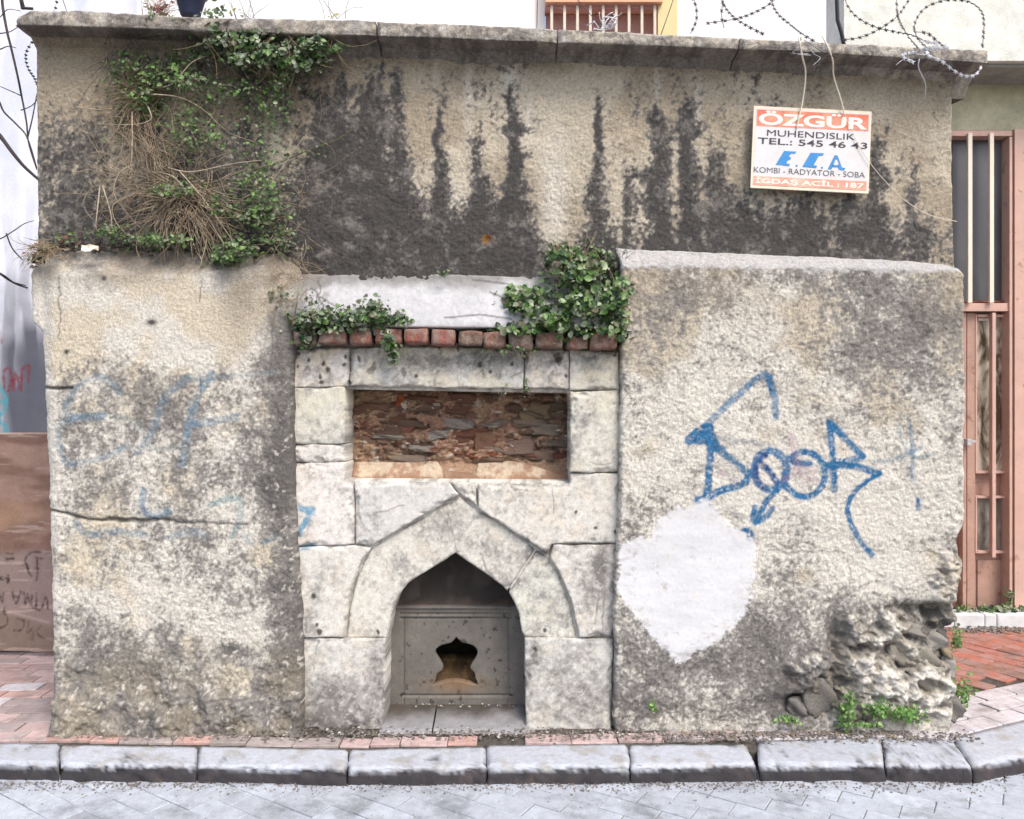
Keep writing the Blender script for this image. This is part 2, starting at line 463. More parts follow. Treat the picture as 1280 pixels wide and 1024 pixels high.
TAG_L = [([(150,490),(130,472),(100,480),(84,505),(88,520),(130,520)], 8, FBL, .42), ([(130,520),(92,524),(74,535),(74,560),(82,578),(100,578),(130,572),(158,558)], 8, FBL, .42),
         ([(235,472),(205,500),(190,540),(172,565)], 9, FBL, .42), ([(265,468),(245,500),(236,535),(228,580)], 10, FBL, .5), ([(238,530),(265,527),(298,521)], 9, FBL, .5),
         ([(240,475),(290,470),(340,466)], 7, FBL, .22), ([(180,612),(178,632),(188,645),(210,640)], 8, (0.1,0.25,0.4), .5),
         ([(95,655),(110,668),(140,665),(180,668)], 9, FBL, .4), ([(265,630),(285,624),(300,626),(300,650),(290,672)], 8, (0.14,0.3,0.33), .42),
         ([(210,672),(235,665),(255,668)], 8, FBL, .35), ([(305,670),(320,678),(345,672)], 8, FBL, .3), ([(140,520),(170,530),(190,560),(220,560)], 8, (0.3,0.36,0.34), .3)]
TAG_S = [([(373,634),(384,638),(391,636),(385,648),(378,658),(373,668)], 7, (0.10,0.28,0.42), .8), ([(378,685),(388,684),(392,682)], 6, (0.10,0.28,0.42), .6)]

def col_left(u, v, s):
    K = 0.35 + 0 * u
    for q in [(200,405,170,60,-.36),(58,480,16,250,-.45),(210,378,60,25,-.25),(150,545,70,60,.16),(120,620,70,35,.22),(250,560,70,120,.14),(180,322,170,22,.30),(300,350,45,60,.14),
              (310,790,50,35,-.4),(290,812,22,12,.6),(110,690,60,60,-.12),(260,700,60,60,.12),(150,760,100,30,-.1),(330,600,30,60,.22),(320,500,30,60,.15),(140,360,60,18,.2)]:
        K = K + blob(u, v, *q)
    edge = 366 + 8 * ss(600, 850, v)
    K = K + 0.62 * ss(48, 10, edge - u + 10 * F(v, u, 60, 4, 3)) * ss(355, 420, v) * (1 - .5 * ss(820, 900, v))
    K = K + 0.30 * ss(760, 860, v)
    K = K + (0.20 * F(u, v, 75, 21, 4) + 0.16 * F(u, v, 24, 22, 4, 0.7) + .19 * F(u, v, 9, 23, 3, .8) + .15 * F(u, v, 3.4, 24, 2, .8)) * (0.35 + 0.65 * ss(400, 470, v))
    base = mix(CREAM * 1.12, PALE * 1.02, ss(-.4, .4, F(u, v, 50, 25, 3) + .4 * ss(500, 600, v) + .5*ss(80,50,u)))
    c = mix(base, GREY * 1.1, ss(.22, .66, K))
    c = mix(c, DARK * 1.5, ss(.60, 1.10, K) * 0.9)
    c = mix(c, (0.30, 0.26, 0.19), 0.5 * ss(770, 870, v) * ss(-.6, .5, F(u, v, 35, 27, 3)))
    wash = ss(60, 0, np.abs(v - 318)) * ss(-.5, .5, F(u, v * 2, 60, 28, 3)) + .8 * blob(u, v, 300, 370, 28, 60)
    c = mix(c, (0.27, 0.225, 0.18), np.clip(wash, 0, 1) * .75)
    c = mix(c, PALE * 1.05, .6 * ss(.55, .9, F(u, v, 7, 29, 3, .7)) * ss(440, 500, v))
    for q in [(190,403,6,4),(83,440,3,3),(130,348,3,3)]: c = mix(c, DARK, np.clip(blob(u, v, *q, 1.3), 0, 1))
    for pl in ([(73,345),(75,400),(74,425)], [(250,352),(252,378)], [(252,470),(250,500),(254,520)], [(340,400),(342,430),(338,470)], [(200,866),(250,872),(310,870)]):
        d, _, _ = seg_dist(u + 2 * F(u, v, 9, 95, 2), v, pl); c = mix(c, DARK * 1.5, .6 * ss(1.5, .5, d))
    c = strokes(c, u, v, TAG_L, 1)
    cr = smooth_poly([(55,637),(80,641),(110,648),(150,650),(200,651),(260,654),(310,655)], 3)
    d, _, _ = seg_dist(u, v + 1.5 * F(u, v, 15, 31, 2), cr)
    c = mix(c, DARK, .8 * ss(3.2, 1.2, d * (1 + .6 * F(u, v, 40, 32, 2)) + ss(120, 260, u) * 1.2))
    d, _, _ = seg_dist(u, v, [(52, 484), (72, 486), (90, 485)])
    c = mix(c, DARK, .75 * ss(3, 1.2, d))
    return np.clip(c, 0.02, 0.82)

PATCH = [(775,684),(790,673),(812,672),(820,655),(828,642),(845,636),(860,638),(868,628),(885,617),(893,640),(915,658),(930,664),(944,676),(947,690),(942,715),(938,745),(930,765),(918,783),
         (900,798),(885,808),(872,812),(858,824),(848,828),(836,818),(822,804),(806,788),(792,770),(780,752),(772,735),(775,715),(773,700)]
def patch_mask(u, v):
    sdv, _, _ = sdist(u, v, [PATCH])
    return ss(-1.6, 0.8, sdv + 6 * F(u, v, 9, 41, 5, .85) * ss(16, 2, np.abs(sdv)))
def PE(u, v):
    d, _, _ = sdist(u, v, [PATCH]); return ss(22, 2, d + 8 * F(u, v, 22, 77, 3))
def col_right(u, v, s):
    K = 0.34 + 0 * u
    for q in [(1120,430,70,70,.30),(1040,460,40,40,.12),(1180,380,30,60,.22),(900,350,170,30,.16),(1000,570,160,90,-.20),(1120,640,60,60,-.18),(1080,705,90,22,-.25),(850,520,80,110,.02),
              (880,830,70,32,.55),(955,790,48,38,.42),(800,790,40,40,.16),(985,850,55,45,.38),(1045,800,16,50,.45),(1030,860,60,25,.4),(790,690,18,30,.2),(800,880,80,26,.25),(930,890,130,22,.3),
              (1150,762,45,10,.5),(1185,740,12,30,-.2),(1000,720,50,40,-.05),(1180,850,20,30,-.3),(955,470,14,14,.2),(1120,820,50,50,-.12),(930,380,60,60,-.02),(1000,760,30,40,.05)]:
        K = K + blob(u, v, *q)
    K = K + 0.20 * F(u, v, 80, 61, 4) + 0.15 * F(u, v, 22, 62, 4, 0.75) + .20 * F(u, v, 9, 63, 3, .8) + .17 * F(u, v, 3.4, 64, 2, .8)
    base = mix(CREAM * .95, PALE * 1.0, ss(-.4, .3, F(u, v, 60, 65, 3) + .9 * ss(380, 600, v)))
    c = mix(base, GREY * 1.15, ss(.22, .64, K))
    c = mix(c, DARK * 1.5, ss(.60, 1.10, K) * 0.88)
    c = mix(c, (0.34, 0.28, 0.21), .4 * ss(450, 340, v) * ss(-.5, .5, F(u, v, 60, 67, 3)))
    c = mix(c, PALE * 1.06, .65 * ss(.5, .85, F(u, v, 6, 69, 3, .7)) * ss(420, 520, v) * ss(.95, .6, K))
    for pl in ([(1081,335),(1081,370),(1083,402)], [(960,688),(1040,690),(1120,688),(1190,692)], [(1000,770),(1010,800),(998,830)], [(800,640),(812,600)], [(1060,690),(1064,740)]):
        d, _, _ = seg_dist(u + 2 * F(u, v, 12, 96, 3), v + 2 * F(u, v, 12, 97, 3), pl); c = mix(c, DARK * 1.5, .5 * ss(1.6, .5, d) * ss(-.6, 0, F(u, v, 30, 98, 2)))
    # lime-washed chamfer on the top
    c = mix(c, (0.50, 0.495, 0.49), ss(337, 331, v + 4 * F(u, v, 12, 70, 4, .7) - (u - 775) * 0.016) * (.95 - .35 * ss(.3, .8, F(u, v, 8, 71, 3))))
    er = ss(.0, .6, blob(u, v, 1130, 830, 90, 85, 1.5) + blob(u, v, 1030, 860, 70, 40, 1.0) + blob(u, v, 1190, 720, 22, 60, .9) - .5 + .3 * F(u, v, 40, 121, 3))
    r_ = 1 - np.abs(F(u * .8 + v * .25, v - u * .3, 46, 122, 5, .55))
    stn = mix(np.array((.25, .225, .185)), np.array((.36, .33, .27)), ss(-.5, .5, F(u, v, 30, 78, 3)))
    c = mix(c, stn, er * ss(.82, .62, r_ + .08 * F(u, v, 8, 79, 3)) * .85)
    c = mix(c, DARK * 1.2, er * ss(.50, .30, r_ + .05 * F(u, v, 8, 80, 3)) * .8)  # shade painted into the deepest pits of the eroded corner
    c = strokes(c, u, v, TAG_R, 2)
    pm = patch_mask(u, v)
    c = mix(c, np.array((0.60, 0.605, 0.625)) * (1 + .05 * F(u * .25, v, 7, 72, 3) + .04 * F(u, v, 60, 73, 2))[:, None], pm * (1 - .55 * ss(.55, .9, F(u, v, 9, 74, 4, .8))) * (1 - .45 * ss(-.1, .6, F(u * .35, v * 1.3, 9, 75, 3, .8)) * PE(u, v)))
    c = np.clip(c, 0.02, 0.85)
    return np.concatenate([c, (1 - .82 * pm)[:, None]], 1)

CRACKS = [[(552,437),(547,455),(540,468),(543,484)], [(575,484),(573,471),(592,474),(604,462)], [(545,470),(520,478),(500,476)], [(508,440),(512,460)], [(604,462),(606,452)], [(404,450),(409,462)],
          [(640,470),(655,462)], [(660,440),(657,470),(662,484)], [(398,800),(392,840)], [(470,640),(520,628)], [(740,690),(748,730),(744,780)], [(752,684),(756,740),(752,797)], [(690,610),(692,640)], [(600,690),(612,720)], [(665,690),(640,735)],
          [(380,740),(384,790)], [(560,640),(566,660),(572,690)], [(640,610),(660,612)], [(730,575),(748,580),(772,578)]]
POCKS = [(373,442,2.2),(386,450,2),(405,455,2.2),(409,462,2),(400,471,2.6),(402,478,2),(432,446,2),(431,456,1.8),(437,478,2.4),(372,458,1.5),(600,456,3),(614,465,2),(697,450,3),(707,470,2),(681,788,2),(392,745,2.4),
         (399,790,3),(396,781,2),(770,665,2.4),(745,660,1.5),(560,700,1.5),(720,640,1.6),(473,790,2.5),(669,812,2.4),(640,455,2),(520,470,2)]
def col_stone(seed=0, tint=1.0, add=0.0):
    rs = random.Random(seed); tt = np.array((1 + rs.uniform(-.03, .03), 1.0, 1 + rs.uniform(-.05, .03))) * tint
    def f(u, v, s):
        K = 0.27 + add + 0 * u
        for q in [(540,455,60,14,.35),(590,450,40,14,.3),(640,450,50,12,.35),(740,448,22,14,.5),(400,470,30,12,.3),(730,528,18,22,.35),(690,450,25,20,.3),(500,452,40,12,.25),(740,478,20,5,.3),  # top course: stains plus shade painted in below the brick row
                  (436,530,6,60,.5),(566,655,26,26,.35),(612,685,26,12,.25),(668,692,20,9,.45),(645,728,16,7,.45),(500,706,16,20,.2),(752,705,12,34,.75),(735,735,20,40,.3),(500,705,18,14,.2),(395,745,10,18,.3),
                  (450,880,90,26,.5),(400,860,40,40,.3),(470,830,12,25,.5),(668,815,10,22,.55),(710,880,70,40,.38),(740,830,30,30,.22),(388,790,12,20,.3),(700,780,14,16,.25),(580,730,40,20,.15),(440,905,90,12,.4)]:
            K = K + blob(u, v, *q)
        K = K + 0.14 * F(u, v, 40, 81 + seed, 4) + 0.15 * F(u, v, 16, 82 + seed, 4, 0.75) + .24 * F(u, v, 6, 84, 3, .8) + .35 * ss(4.5, 0.5, s * 300) * ss(-.6, .6, F(u, v, 25, 83, 2))
        warm = ss(560, 430, v)
        base = mix(np.array((0.62, 0.60, 0.555)), np.array((0.60, 0.545, 0.43)), warm * ss(-.5, .5, F(u, v, 30, 85, 3)))
        base = mix(base, (0.55, 0.45, 0.33), .25 * ss(.3, .7, F(u, v, 25, 86 + seed, 3)))
        base = base * tt
        c = mix(base, (0.31, 0.30, 0.28), ss(.20, .70, K) * .9)
        c = mix(c, DARK * 1.7, ss(.62, 1.0, K) * .8)
        c = mix(c, (0.09, 0.075, 0.06), .9 * ss(.86, .97, F(u, v * .7, 11, 88, 2)) * ss(500, 440, v))
        c = mix(c, base, .5 * ss(.45, .8, F(u, v, 5, 87, 3, .7)))
        for pl in CRACKS:
            d, _, _ = seg_dist(u + 1.5 * F(u, v, 9, 91, 2), v + 1.5 * F(u, v, 9, 92, 2), pl)
            c = mix(c, (.16, .145, .13), .6 * ss(1.5, .4, d) * ss(-.7, .1, F(u, v, 20, 94, 2)))
        for (a, b_, r_) in POCKS: c = mix(c, (.045, .04, .035), .9 * ss(r_ + 1, r_ - .6, np.hypot(u - a + F(u, v, 6, 93, 2), (v - b_) * .8)))
        c = strokes(c, u, v, TAG_S, 3)
        return np.clip(c, 0.02, 0.82)
    return f

# relief of the surfaces (metres, minus = towards the street)
def y_plaster(amp=1.0, seed=0):
    def f(u, v, s):
        r = F(u, v, 90, 100 + seed, 3) * 0.006 + F(u, v, 22, 101 + seed, 4, .6) * 0.0045 + np.abs(F(u, v, 7, 102 + seed, 3, .6)) * -0.0042
        return r * amp
    return f
def y_left(u, v, s):
    y = y_plaster(.9, 1)(u, v, s)
    sm = ss(470, 400, v) * .5
    y = y * (1 - sm)
    y = y + 0.07 * ss(345, 312, v + 5 * F(u, v, 40, 110, 3))                              # sloping shoulder
    y = y - 0.045 * ss(845, 905, v + 14 * F(u, v, 70, 111, 3)) + .02 * F(u, v, 26, 112, 4, .65) * ss(800, 880, v)
    cr = smooth_poly([(50,636),(80,641),(110,648),(150,650),(200,651),(260,654),(310,655)], 3)
    d, _, _ = seg_dist(u, v + 1.5 * F(u, v, 15, 31, 2), cr)
    y = y + 0.012 * ss(4, 0, d) * ss(320, 150, u)
    d, _, _ = seg_dist(u, v, [(50, 484), (72, 486), (90, 485)])
    y = y + 0.012 * ss(3, 0, d)
    y = y + 0.015 * ss(30, 0, 372 - u) ** 2 + 0.02 * ss(22, 0, u - 52 - (v-500)*.02) ** 2
    return y
def y_right(u, v, s):
    y = y_plaster(1.0, 2)(u, v, s)
    pm = patch_mask(u, v)
    y = y * (1 - .82 * pm) - .0015 * pm
    y = y + 0.07 * ss(333, 309, v - (u - 775) * 0.016 + 2 * F(u, v, 30, 120, 3))
    er = ss(-.15, .55, blob(u, v, 1130, 830, 90, 85, 1.5) + blob(u, v, 1030, 860, 70, 40, 1.0) + blob(u, v, 1190, 720, 22, 60, .9) - .5 + .3 * F(u, v, 40, 121, 3))
    r = 1 - np.abs(F(u * .8 + v * .25, v - u * .3, 46, 122, 5, .55))
    lump = np.floor(r * 6) / 6 * .6 + r * .4
    y = y + er * (0.042 - 0.080 * lump + .012 * F(u, v, 9, 123, 3))
    y = y + .05 * blob(u, v, 1150, 762, 40, 8) + .04 * blob(u, v, 1165, 772, 15, 14) + .05 * blob(u, v, 1045, 810, 10, 40) + .06 * blob(u, v, 1030, 880, 60, 12)
    y = y + .018 * ss(865, 900, v + 8 * F(u, v, 30, 124, 3)) * ss(1010, 900, u)
    return y

# ================================================================== SETTING: ground, road, pavement, kerb
def struct(o): o['kind'] = 'structure'; return o
g = MB(); g.box(-250, 250, -60, 400, -0.40, -0.30); ground = struct(g.build('ground', M['asphalt']))

M['joint_sand'] = mat_surface('joint_sand', color=(.20, .195, .19), var=.5, s1=40, s2=200, bump=1, dist=.004)
road = MB(); road.box(-12, 12, -7, 2.2, -0.29, -0.0705); road = struct(road.build('road', M['joint_sand']))
rs = random.Random(3)
def paver_mesh(name, lx, ly, h, seed, bev=0.0025, up=0.0012):
    r = random.Random(seed); bm = bmesh.new()
    bmesh.ops.create_cube(bm, size=1)
    for v in bm.verts: v.co = Vector((v.co.x * lx, v.co.y * ly, (v.co.z - .5) * h))
    bmesh.ops.bevel(bm, geom=[e for e in bm.edges if e.verts[0].co.z > -h * .5 or e.verts[1].co.z > -h * .5], offset=bev, segments=1, affect='EDGES')
    for v in bm.verts: v.co += Vector((r.uniform(-up, up), r.uniform(-up, up), r.uniform(-up, up) * .6))
    me = bpy.data.meshes.new(name); bm.to_mesh(me); bm.free(); return me
rb = [paver_mesh('road_block', .197, .097, .05, k) for k in range(6)]
for m_ in rb: m_.materials.append(M['road_block'])
ang = math.radians(-33); ca, sa = math.cos(ang), math.sin(ang); nb = 0
for i in range(-24, 25):
    for j in range(-30, 31):
        a = i * .2 + (j % 2) * .1; b_ = j * .1
        x = a * ca - b_ * sa; y = a * sa + b_ * ca - .6
        if x < -2.05 or x > 2.35: continue
        kf = -.30 if x < 1.72 else -.30 + (x - 1.72) * .62
        if y > kf + .06 or y < -.90: continue
        o = bpy.data.objects.new('paving_block', rb[rs.randrange(6)]); C.objects.link(o); o.parent = road
        o.location = (x, y, -.066 + rs.uniform(-.0015, .0015)); o.rotation_euler = (rs.uniform(-.008, .008), rs.uniform(-.008, .008), ang + rs.uniform(-.01, .01))
        t = rs.uniform(.86, 1.08); o.color = (.43 * t, .465 * t, .52 * t, 1); nb += 1
print('road blocks', nb)

pav = MB()
pts = [(-6, -.17), (1.75, -.17), (2.1, -.02), (2.5, .2), (3.2, .6), (6, 2.0), (6, 3.0), (-6, 3.0)]
pav.prism([(x, y, -.012) for x, y in pts], (0, 0, -.2)); pavement = struct(pav.build('pavement', M['dirt']))

# kerb stones: back line and front line, in photo pixels on the kerb top
KB = [(-190,925),(0,929),(250,933),(435,937),(607,933),(785,931),(945,926),(1103,922),(1190,923),(1280,899),(1420,868),(1560,838)]
KF = [(-260,946),(0,950),(250,953),(435,957),(607,955),(785,954),(945,951),(1103,950),(1215,952),(1330,930),(1500,893),(1680,855)]
def interp(L, x):
    return float(np.interp(x, [p[0] for p in L], [p[1] for p in L]))
SE = [(-420,-420),(-245,-245),(-85,-85),(74,74),(248,246),(436,434),(608,608),(786,787),(946,948),(1102,1106),(1192,1212),(1330,1390),(1520,1630)]
kerb = thing('kerb', 'row of worn granite kerb stones curving away at the right', 'kerb', (0, 0, 0))
for i in range(len(SE) - 1):
    bx0, fx0 = SE[i]; bx1, fx1 = SE[i + 1]
    gap = .0018
    A0 = G(bx0, interp(KB, bx0)); A1 = G(bx1, interp(KB, bx1)); B0 = G(fx0, interp(KF, fx0)); B1 = G(fx1, interp(KF, fx1))
    if i == 7: B1 = B1 + Vector((-.015, .0, 0)); A1 = A1 + Vector((-.05, -.03, 0))
    dirv = (A1 - A0).normalized(); A0 = A0 + dirv * gap; A1 = A1 - dirv * gap; dv = (B1 - B0).normalized(); B0 = B0 + dv * gap; B1 = B1 - dv * gap
    nu, prof = 40, []
    for k in range(10): prof.append((k / 9 * 1.02, 0))
    for k in range(1, 9):
        a = k / 8 * math.pi / 2; prof.append((1.02 + .12 * math.sin(a), -.018 * (1 - math.cos(a))))
    for k in range(1, 7): prof.append((1.145 + .03 * k / 6, -.018 - k / 6 * .083))
    prof = [(0, -.12), (0, -.01)] + prof
    np_ = len(prof); t = np.linspace(0, 1, nu)[:, None]; ff = np.array([p[0] for p in prof])[None]; zz = np.array([p[1] for p in prof])[None] + 0 * t
    ax = A0.x + (A1.x - A0.x) * t; ay = A0.y + (A1.y - A0.y) * t; bx = B0.x + (B1.x - B0.x) * t; by = B0.y + (B1.y - B0.y) * t
    X = ax + (bx - ax) * ff; Y = ay + (by - ay) * ff
    e = np.minimum(t, 1 - t) * abs(B1.x - B0.x)
    zz = zz - .009 * (1 - ss(0, .014, e)) ** 2
    n = F(X, Y, .09, 200 + i, 4); n2 = F(X + zz, Y - zz * 2, .02, 300 + i, 3)
    n3 = F(X + zz, Y - zz * 2, .045, 340 + i, 4, .8)
    zz = zz + (n * .0015 + n2 * .0014) * (zz > -.03) - .006 * ss(.5, 1., n3) * (ff > .9); Y = Y + (n * .006 + n2 * .003 + .010 * ss(.3, .9, n3)) * (ff > .95) ; X = X + .004 * F(Y, zz, .05, 310 + i, 2)
    rr = random.Random(40 + i)
    zz = zz + rr.uniform(-.004, .003)
    V = np.stack([X, Y, zz], -1).reshape(-1, 3)
    idx = np.arange(nu * np_).reshape(nu, np_)
    q = np.stack([idx[:-1, :-1], idx[:-1, 1:], idx[1:, 1:], idx[1:, :-1]], -1).reshape(-1, 4)
    topc = np.array((.43, .455, .505)) * rr.uniform(.92, 1.06)
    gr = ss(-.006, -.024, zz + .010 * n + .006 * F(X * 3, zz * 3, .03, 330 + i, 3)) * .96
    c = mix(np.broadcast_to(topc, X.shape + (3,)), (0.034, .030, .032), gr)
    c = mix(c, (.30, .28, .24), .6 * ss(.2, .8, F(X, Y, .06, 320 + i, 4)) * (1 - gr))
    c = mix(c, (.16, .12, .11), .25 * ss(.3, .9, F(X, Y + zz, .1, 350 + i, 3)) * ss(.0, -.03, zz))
    base = len(V)
    # end caps
    caps = []
    for r_ in (0, nu - 1):
        bot0 = idx[r_, 0]; ring = idx[r_]
        for k in range(1, np_ - 1):
            caps.append([bot0, ring[k], ring[k + 1], ring[k + 1]])
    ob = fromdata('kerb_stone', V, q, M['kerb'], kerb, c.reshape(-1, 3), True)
    bm = bmesh.new(); bm.from_mesh(ob.data); bm.verts.ensure_lookup_table()
    for r_ in (0, nu - 1):
        try: bm.faces.new([bm.verts[j] for j in idx[r_]])
        except Exception: pass
    bmesh.ops.recalc_face_normals(bm, faces=bm.faces); bm.to_mesh(ob.data); bm.free()

# pavement bricks -------------------------------------------------------
pb = [paver_mesh('paver', .196, .094, .05, 50 + k, bev=.003, up=.002) for k in range(6)]
for m_ in pb: m_.materials.append(M['paver'])
def paver(x, y, rz, colr, sx=1, sy=1, dz=0, tilt=.012):
    o = bpy.data.objects.new('brick', pb[rs.randrange(6)]); C.objects.link(o); o.parent = pavement
    o.location = (x, y, rs.uniform(-.002, .002) + dz - .001); o.rotation_euler = (rs.uniform(-tilt, tilt), rs.uniform(-tilt, tilt), rz); o.scale = (sx, sy, 1)
    t = rs.uniform(.85, 1.12); o.color = (colr[0] * t, colr[1] * t, colr[2] * t, 1); return o
RED = (.34, .135, .095); PINK = (.52, .38, .36); PALEB = (.56, .53, .56)
# right: pale border slabs in three courses along the kerb, red bricks laid askew behind them
KW = [G(px_, interp(KB, px_)) for px_ in range(960, 1561, 12)]
def kdist(x, y):
    d, _, _ = seg_dist(np.array([x]), np.array([y]), [(p.x, p.y) for p in KW]); return float(d[0])
an = math.radians(-57)
for i in range(-18, 22):
    for j in range(-30, 30):
        a = i * .2 + (j % 2) * .1; b_ = j * .1
        X = a * math.cos(an) - b_ * math.sin(an) + 2.9; Y = a * math.sin(an) + b_ * math.cos(an) + .9
        if X < 1.75 or X > 4.0 or Y > 1.60 or Y < -.1: continue
        if kdist(X, Y) < .36 or (X > 2.2 and Y < .15) or (X < 1.95 and Y < .15): continue
        ky = np.interp(X, [p.x for p in KW], [p.y for p in KW])
        if Y < ky: continue
        paver(X, Y, an, PALEB if rs.random() < .06 else (RED[0] * rs.uniform(.8, 1.1), RED[1], RED[2]), dz=.0)
cum = [0]
for a, b_ in zip(KW[:-1], KW[1:]): cum.append(cum[-1] + (b_ - a).length)
for row in range(3):
    sdist_ = .05 + row * .07
    while sdist_ < cum[-1] - .1:
        xx = np.interp(sdist_, cum, [p.x for p in KW]); yy = np.interp(sdist_, cum, [p.y for p in KW])
        x2 = np.interp(sdist_ + .05, cum, [p.x for p in KW]); y2 = np.interp(sdist_ + .05, cum, [p.y for p in KW])
        t = Vector((x2 - xx, y2 - yy, 0)).normalized(); n_ = Vector((-t.y, t.x, 0)); c_ = Vector((xx, yy, 0)) + n_ * (.055 + row * .104)
        if row == 0 or c_.x > 1.86: paver(c_.x, c_.y, math.atan2(t.y, t.x), PALEB, .98 if row else .93, 1.03, .002)
        sdist_ += .2 if row else .19
# strip of bricks between wall foot and kerb
x = -2.25; k = 0
while x < 1.15:
    w = rs.choice([.10, .15, .19, .19, .12]); xc = x + w / 2
    px = 640 + xc * FP / 3.22
    py = interp(KB, px) - 10
    yy = G(px, py).y
    if not (-.05 < xc < .02):
        paver(xc, yy, rs.uniform(-.03, .03), rs.choice([PINK, PINK, (.48, .30, .26), (.40, .34, .32), (.36, .31, .29)]), (w - .004) / .196, rs.uniform(.75, .95), rs.uniform(-.004, .001), .03)
    x += w
# left: rows of pinkish pavers running back
for j in range(0, 12):
    for i in range(0, 10):
        X = -3.7 + i * .2 + (j % 2) * .1 + .02 * j; Y = -.055 + j * .1
        an = math.radians(14)
        X2 = X; Y2 = Y + (X + 2.2) * .04
        if X2 > -1.84: continue
        paver(X2, Y2, .04, rs.choice([PINK, PINK, (.42, .30, .28), (.5, .33, .29), PALEB, (.33, .27, .26)]), 1, 1, 0, .02)

# ================================================================== THE FOUNTAIN WALL
W = thing('fountain_wall', 'old plastered street fountain wall with pointed arch niche, brick recess and blue graffiti', 'wall', (0, 0, 0))
ST = 0.0045
upper = relief('upper_wall', [(45,30),(640,55),(1190,66),(1191,200),(1194,352),(47,352)], 0.09, .9, ST, M['plaster'], W, col_upper,
               lambda u, v, s: y_plaster(1.0, 0)(u, v, s) + .012 * ss(8, 0, np.hypot(u - 610, v - 300)), er=.01)
LB = [(34,322),(60,306),(120,309),(200,308),(290,311),(345,312),(366,330),(374,346),(368,380),(366,430),(365,500),(365,560),(367,620),(370,690),(375,760),(377,830),(377,922),(300,922),(200,922),(110,922),(67,918),
      (64,860),(62,780),(59,690),(56,600),(53,520),(49,450),(47,416),(40,408),(34,402),(33,360)]
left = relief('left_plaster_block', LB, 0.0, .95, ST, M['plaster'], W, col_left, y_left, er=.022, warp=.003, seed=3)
RBp = [(772,306),(900,311),(1060,318),(1150,323),(1187,327),(1200,333),(1207,345),(1206,400),(1207,480),(1206,560),(1207,640),(1203,660),(1197,676),(1201,700),(1198,722),(1192,745),(1196,770),(1190,790),
      (1193,820),(1189,845),(1194,868),(1190,900),(1186,920),(1120,920),(1050,920),(960,920),(860,920),(770,920),(768,900),(770,820),(767,760),(771,690),(775,600),(776,500),(777,400),(776,332)]
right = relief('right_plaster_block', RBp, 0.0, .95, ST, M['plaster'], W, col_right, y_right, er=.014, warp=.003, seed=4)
core = MB(); core.box(-1.86, 1.80, .62, .98, -.05, 2.80); core.build('core', M['dirt'], W)

# cement slope above the bricks
def col_slope(u, v, s):
    c = np.broadcast_to(np.array((0.46, 0.465, 0.48)), u.shape + (3,)) * (1 + .06 * F(u, v, 30, 400, 4))[:, None]
    K = .9 * ss(362, 346, v + 9 * F(u, v, 40, 401, 4)) + .7 * ss(440, 375, u + 20 * F(u, v, 25, 402, 3)) * ss(-.2, .5, F(u, v, 9, 403, 3)) + .6 * ss(620, 690, u + 10 * F(u, v, 20, 404, 3)) + .35 * ss(405, 414, v)
    c = mix(c, (.20, .19, .18), np.clip(K, 0, 1) * .85)
    for pl in ([(392,362),(400,372),(412,378),(424,388)], [(398,352),(404,360),(398,371),(408,384)], [(612,366),(630,374),(640,384)], [(590,350),(640,356)], [(560,400),(600,396),(640,402)]):
        d, _, _ = seg_dist(u + 2 * F(u, v, 10, 405, 2), v, pl); c = mix(c, (.1, .095, .09), .7 * ss(1.8, .6, d))
    return np.clip(c, .03, .8)
SL = [(374,343),(470,343),(560,343),(640,346),(774,344),(774,414),(640,413),(500,412),(376,410)]
relief('cement_slope', SL, 0.085, .4, ST, M['smooth_plaster'], W, col_slope,
       lambda u, v, s: -.085 * ss(340, 418, v) * 1.15 + .005 * F(u, v, 50, 410, 3) + .0022 * F(u, v, 9, 411, 4, .7), er=.004)

# mortar bed behind the stones, open at both niches
RECT = [(427,486),(714,491),(712,602),(427,600)]
ARCH_L = [(569,691),(555,701),(535,713),(510,729),(498,745),(490,765),(486,790),(484,820),(483,860),(482,916)]
ARCH_R = [(583,701),(605,716),(628,732),(640,747),(648,765),(652,790),(655,820),(656,860),(656,916)]
arch_hole = [(569,686),(553,698),(533,709),(507,726),(494,743),(486,764),(482,790),(479,820),(479,925),(660,925),(659,820),(656,790),(651,764),(643,744),(631,729),(608,712),(585,698)]
def col_mortar(u, v, s):
    c = mix(np.array((.58, .56, .52)), np.array((.32, .30, .27)), ss(-.3, .6, F(u, v, 14, 420, 4, .7)))
    return c
relief('mortar_bed', [[(364,428),(776,430),(776,914),(372,914)], RECT, arch_hole], .084, .3, ST * 1.3, M['stone'], W, col_mortar, lambda u, v, s: .003 * F(u, v, 10, 421, 3), er=.002)

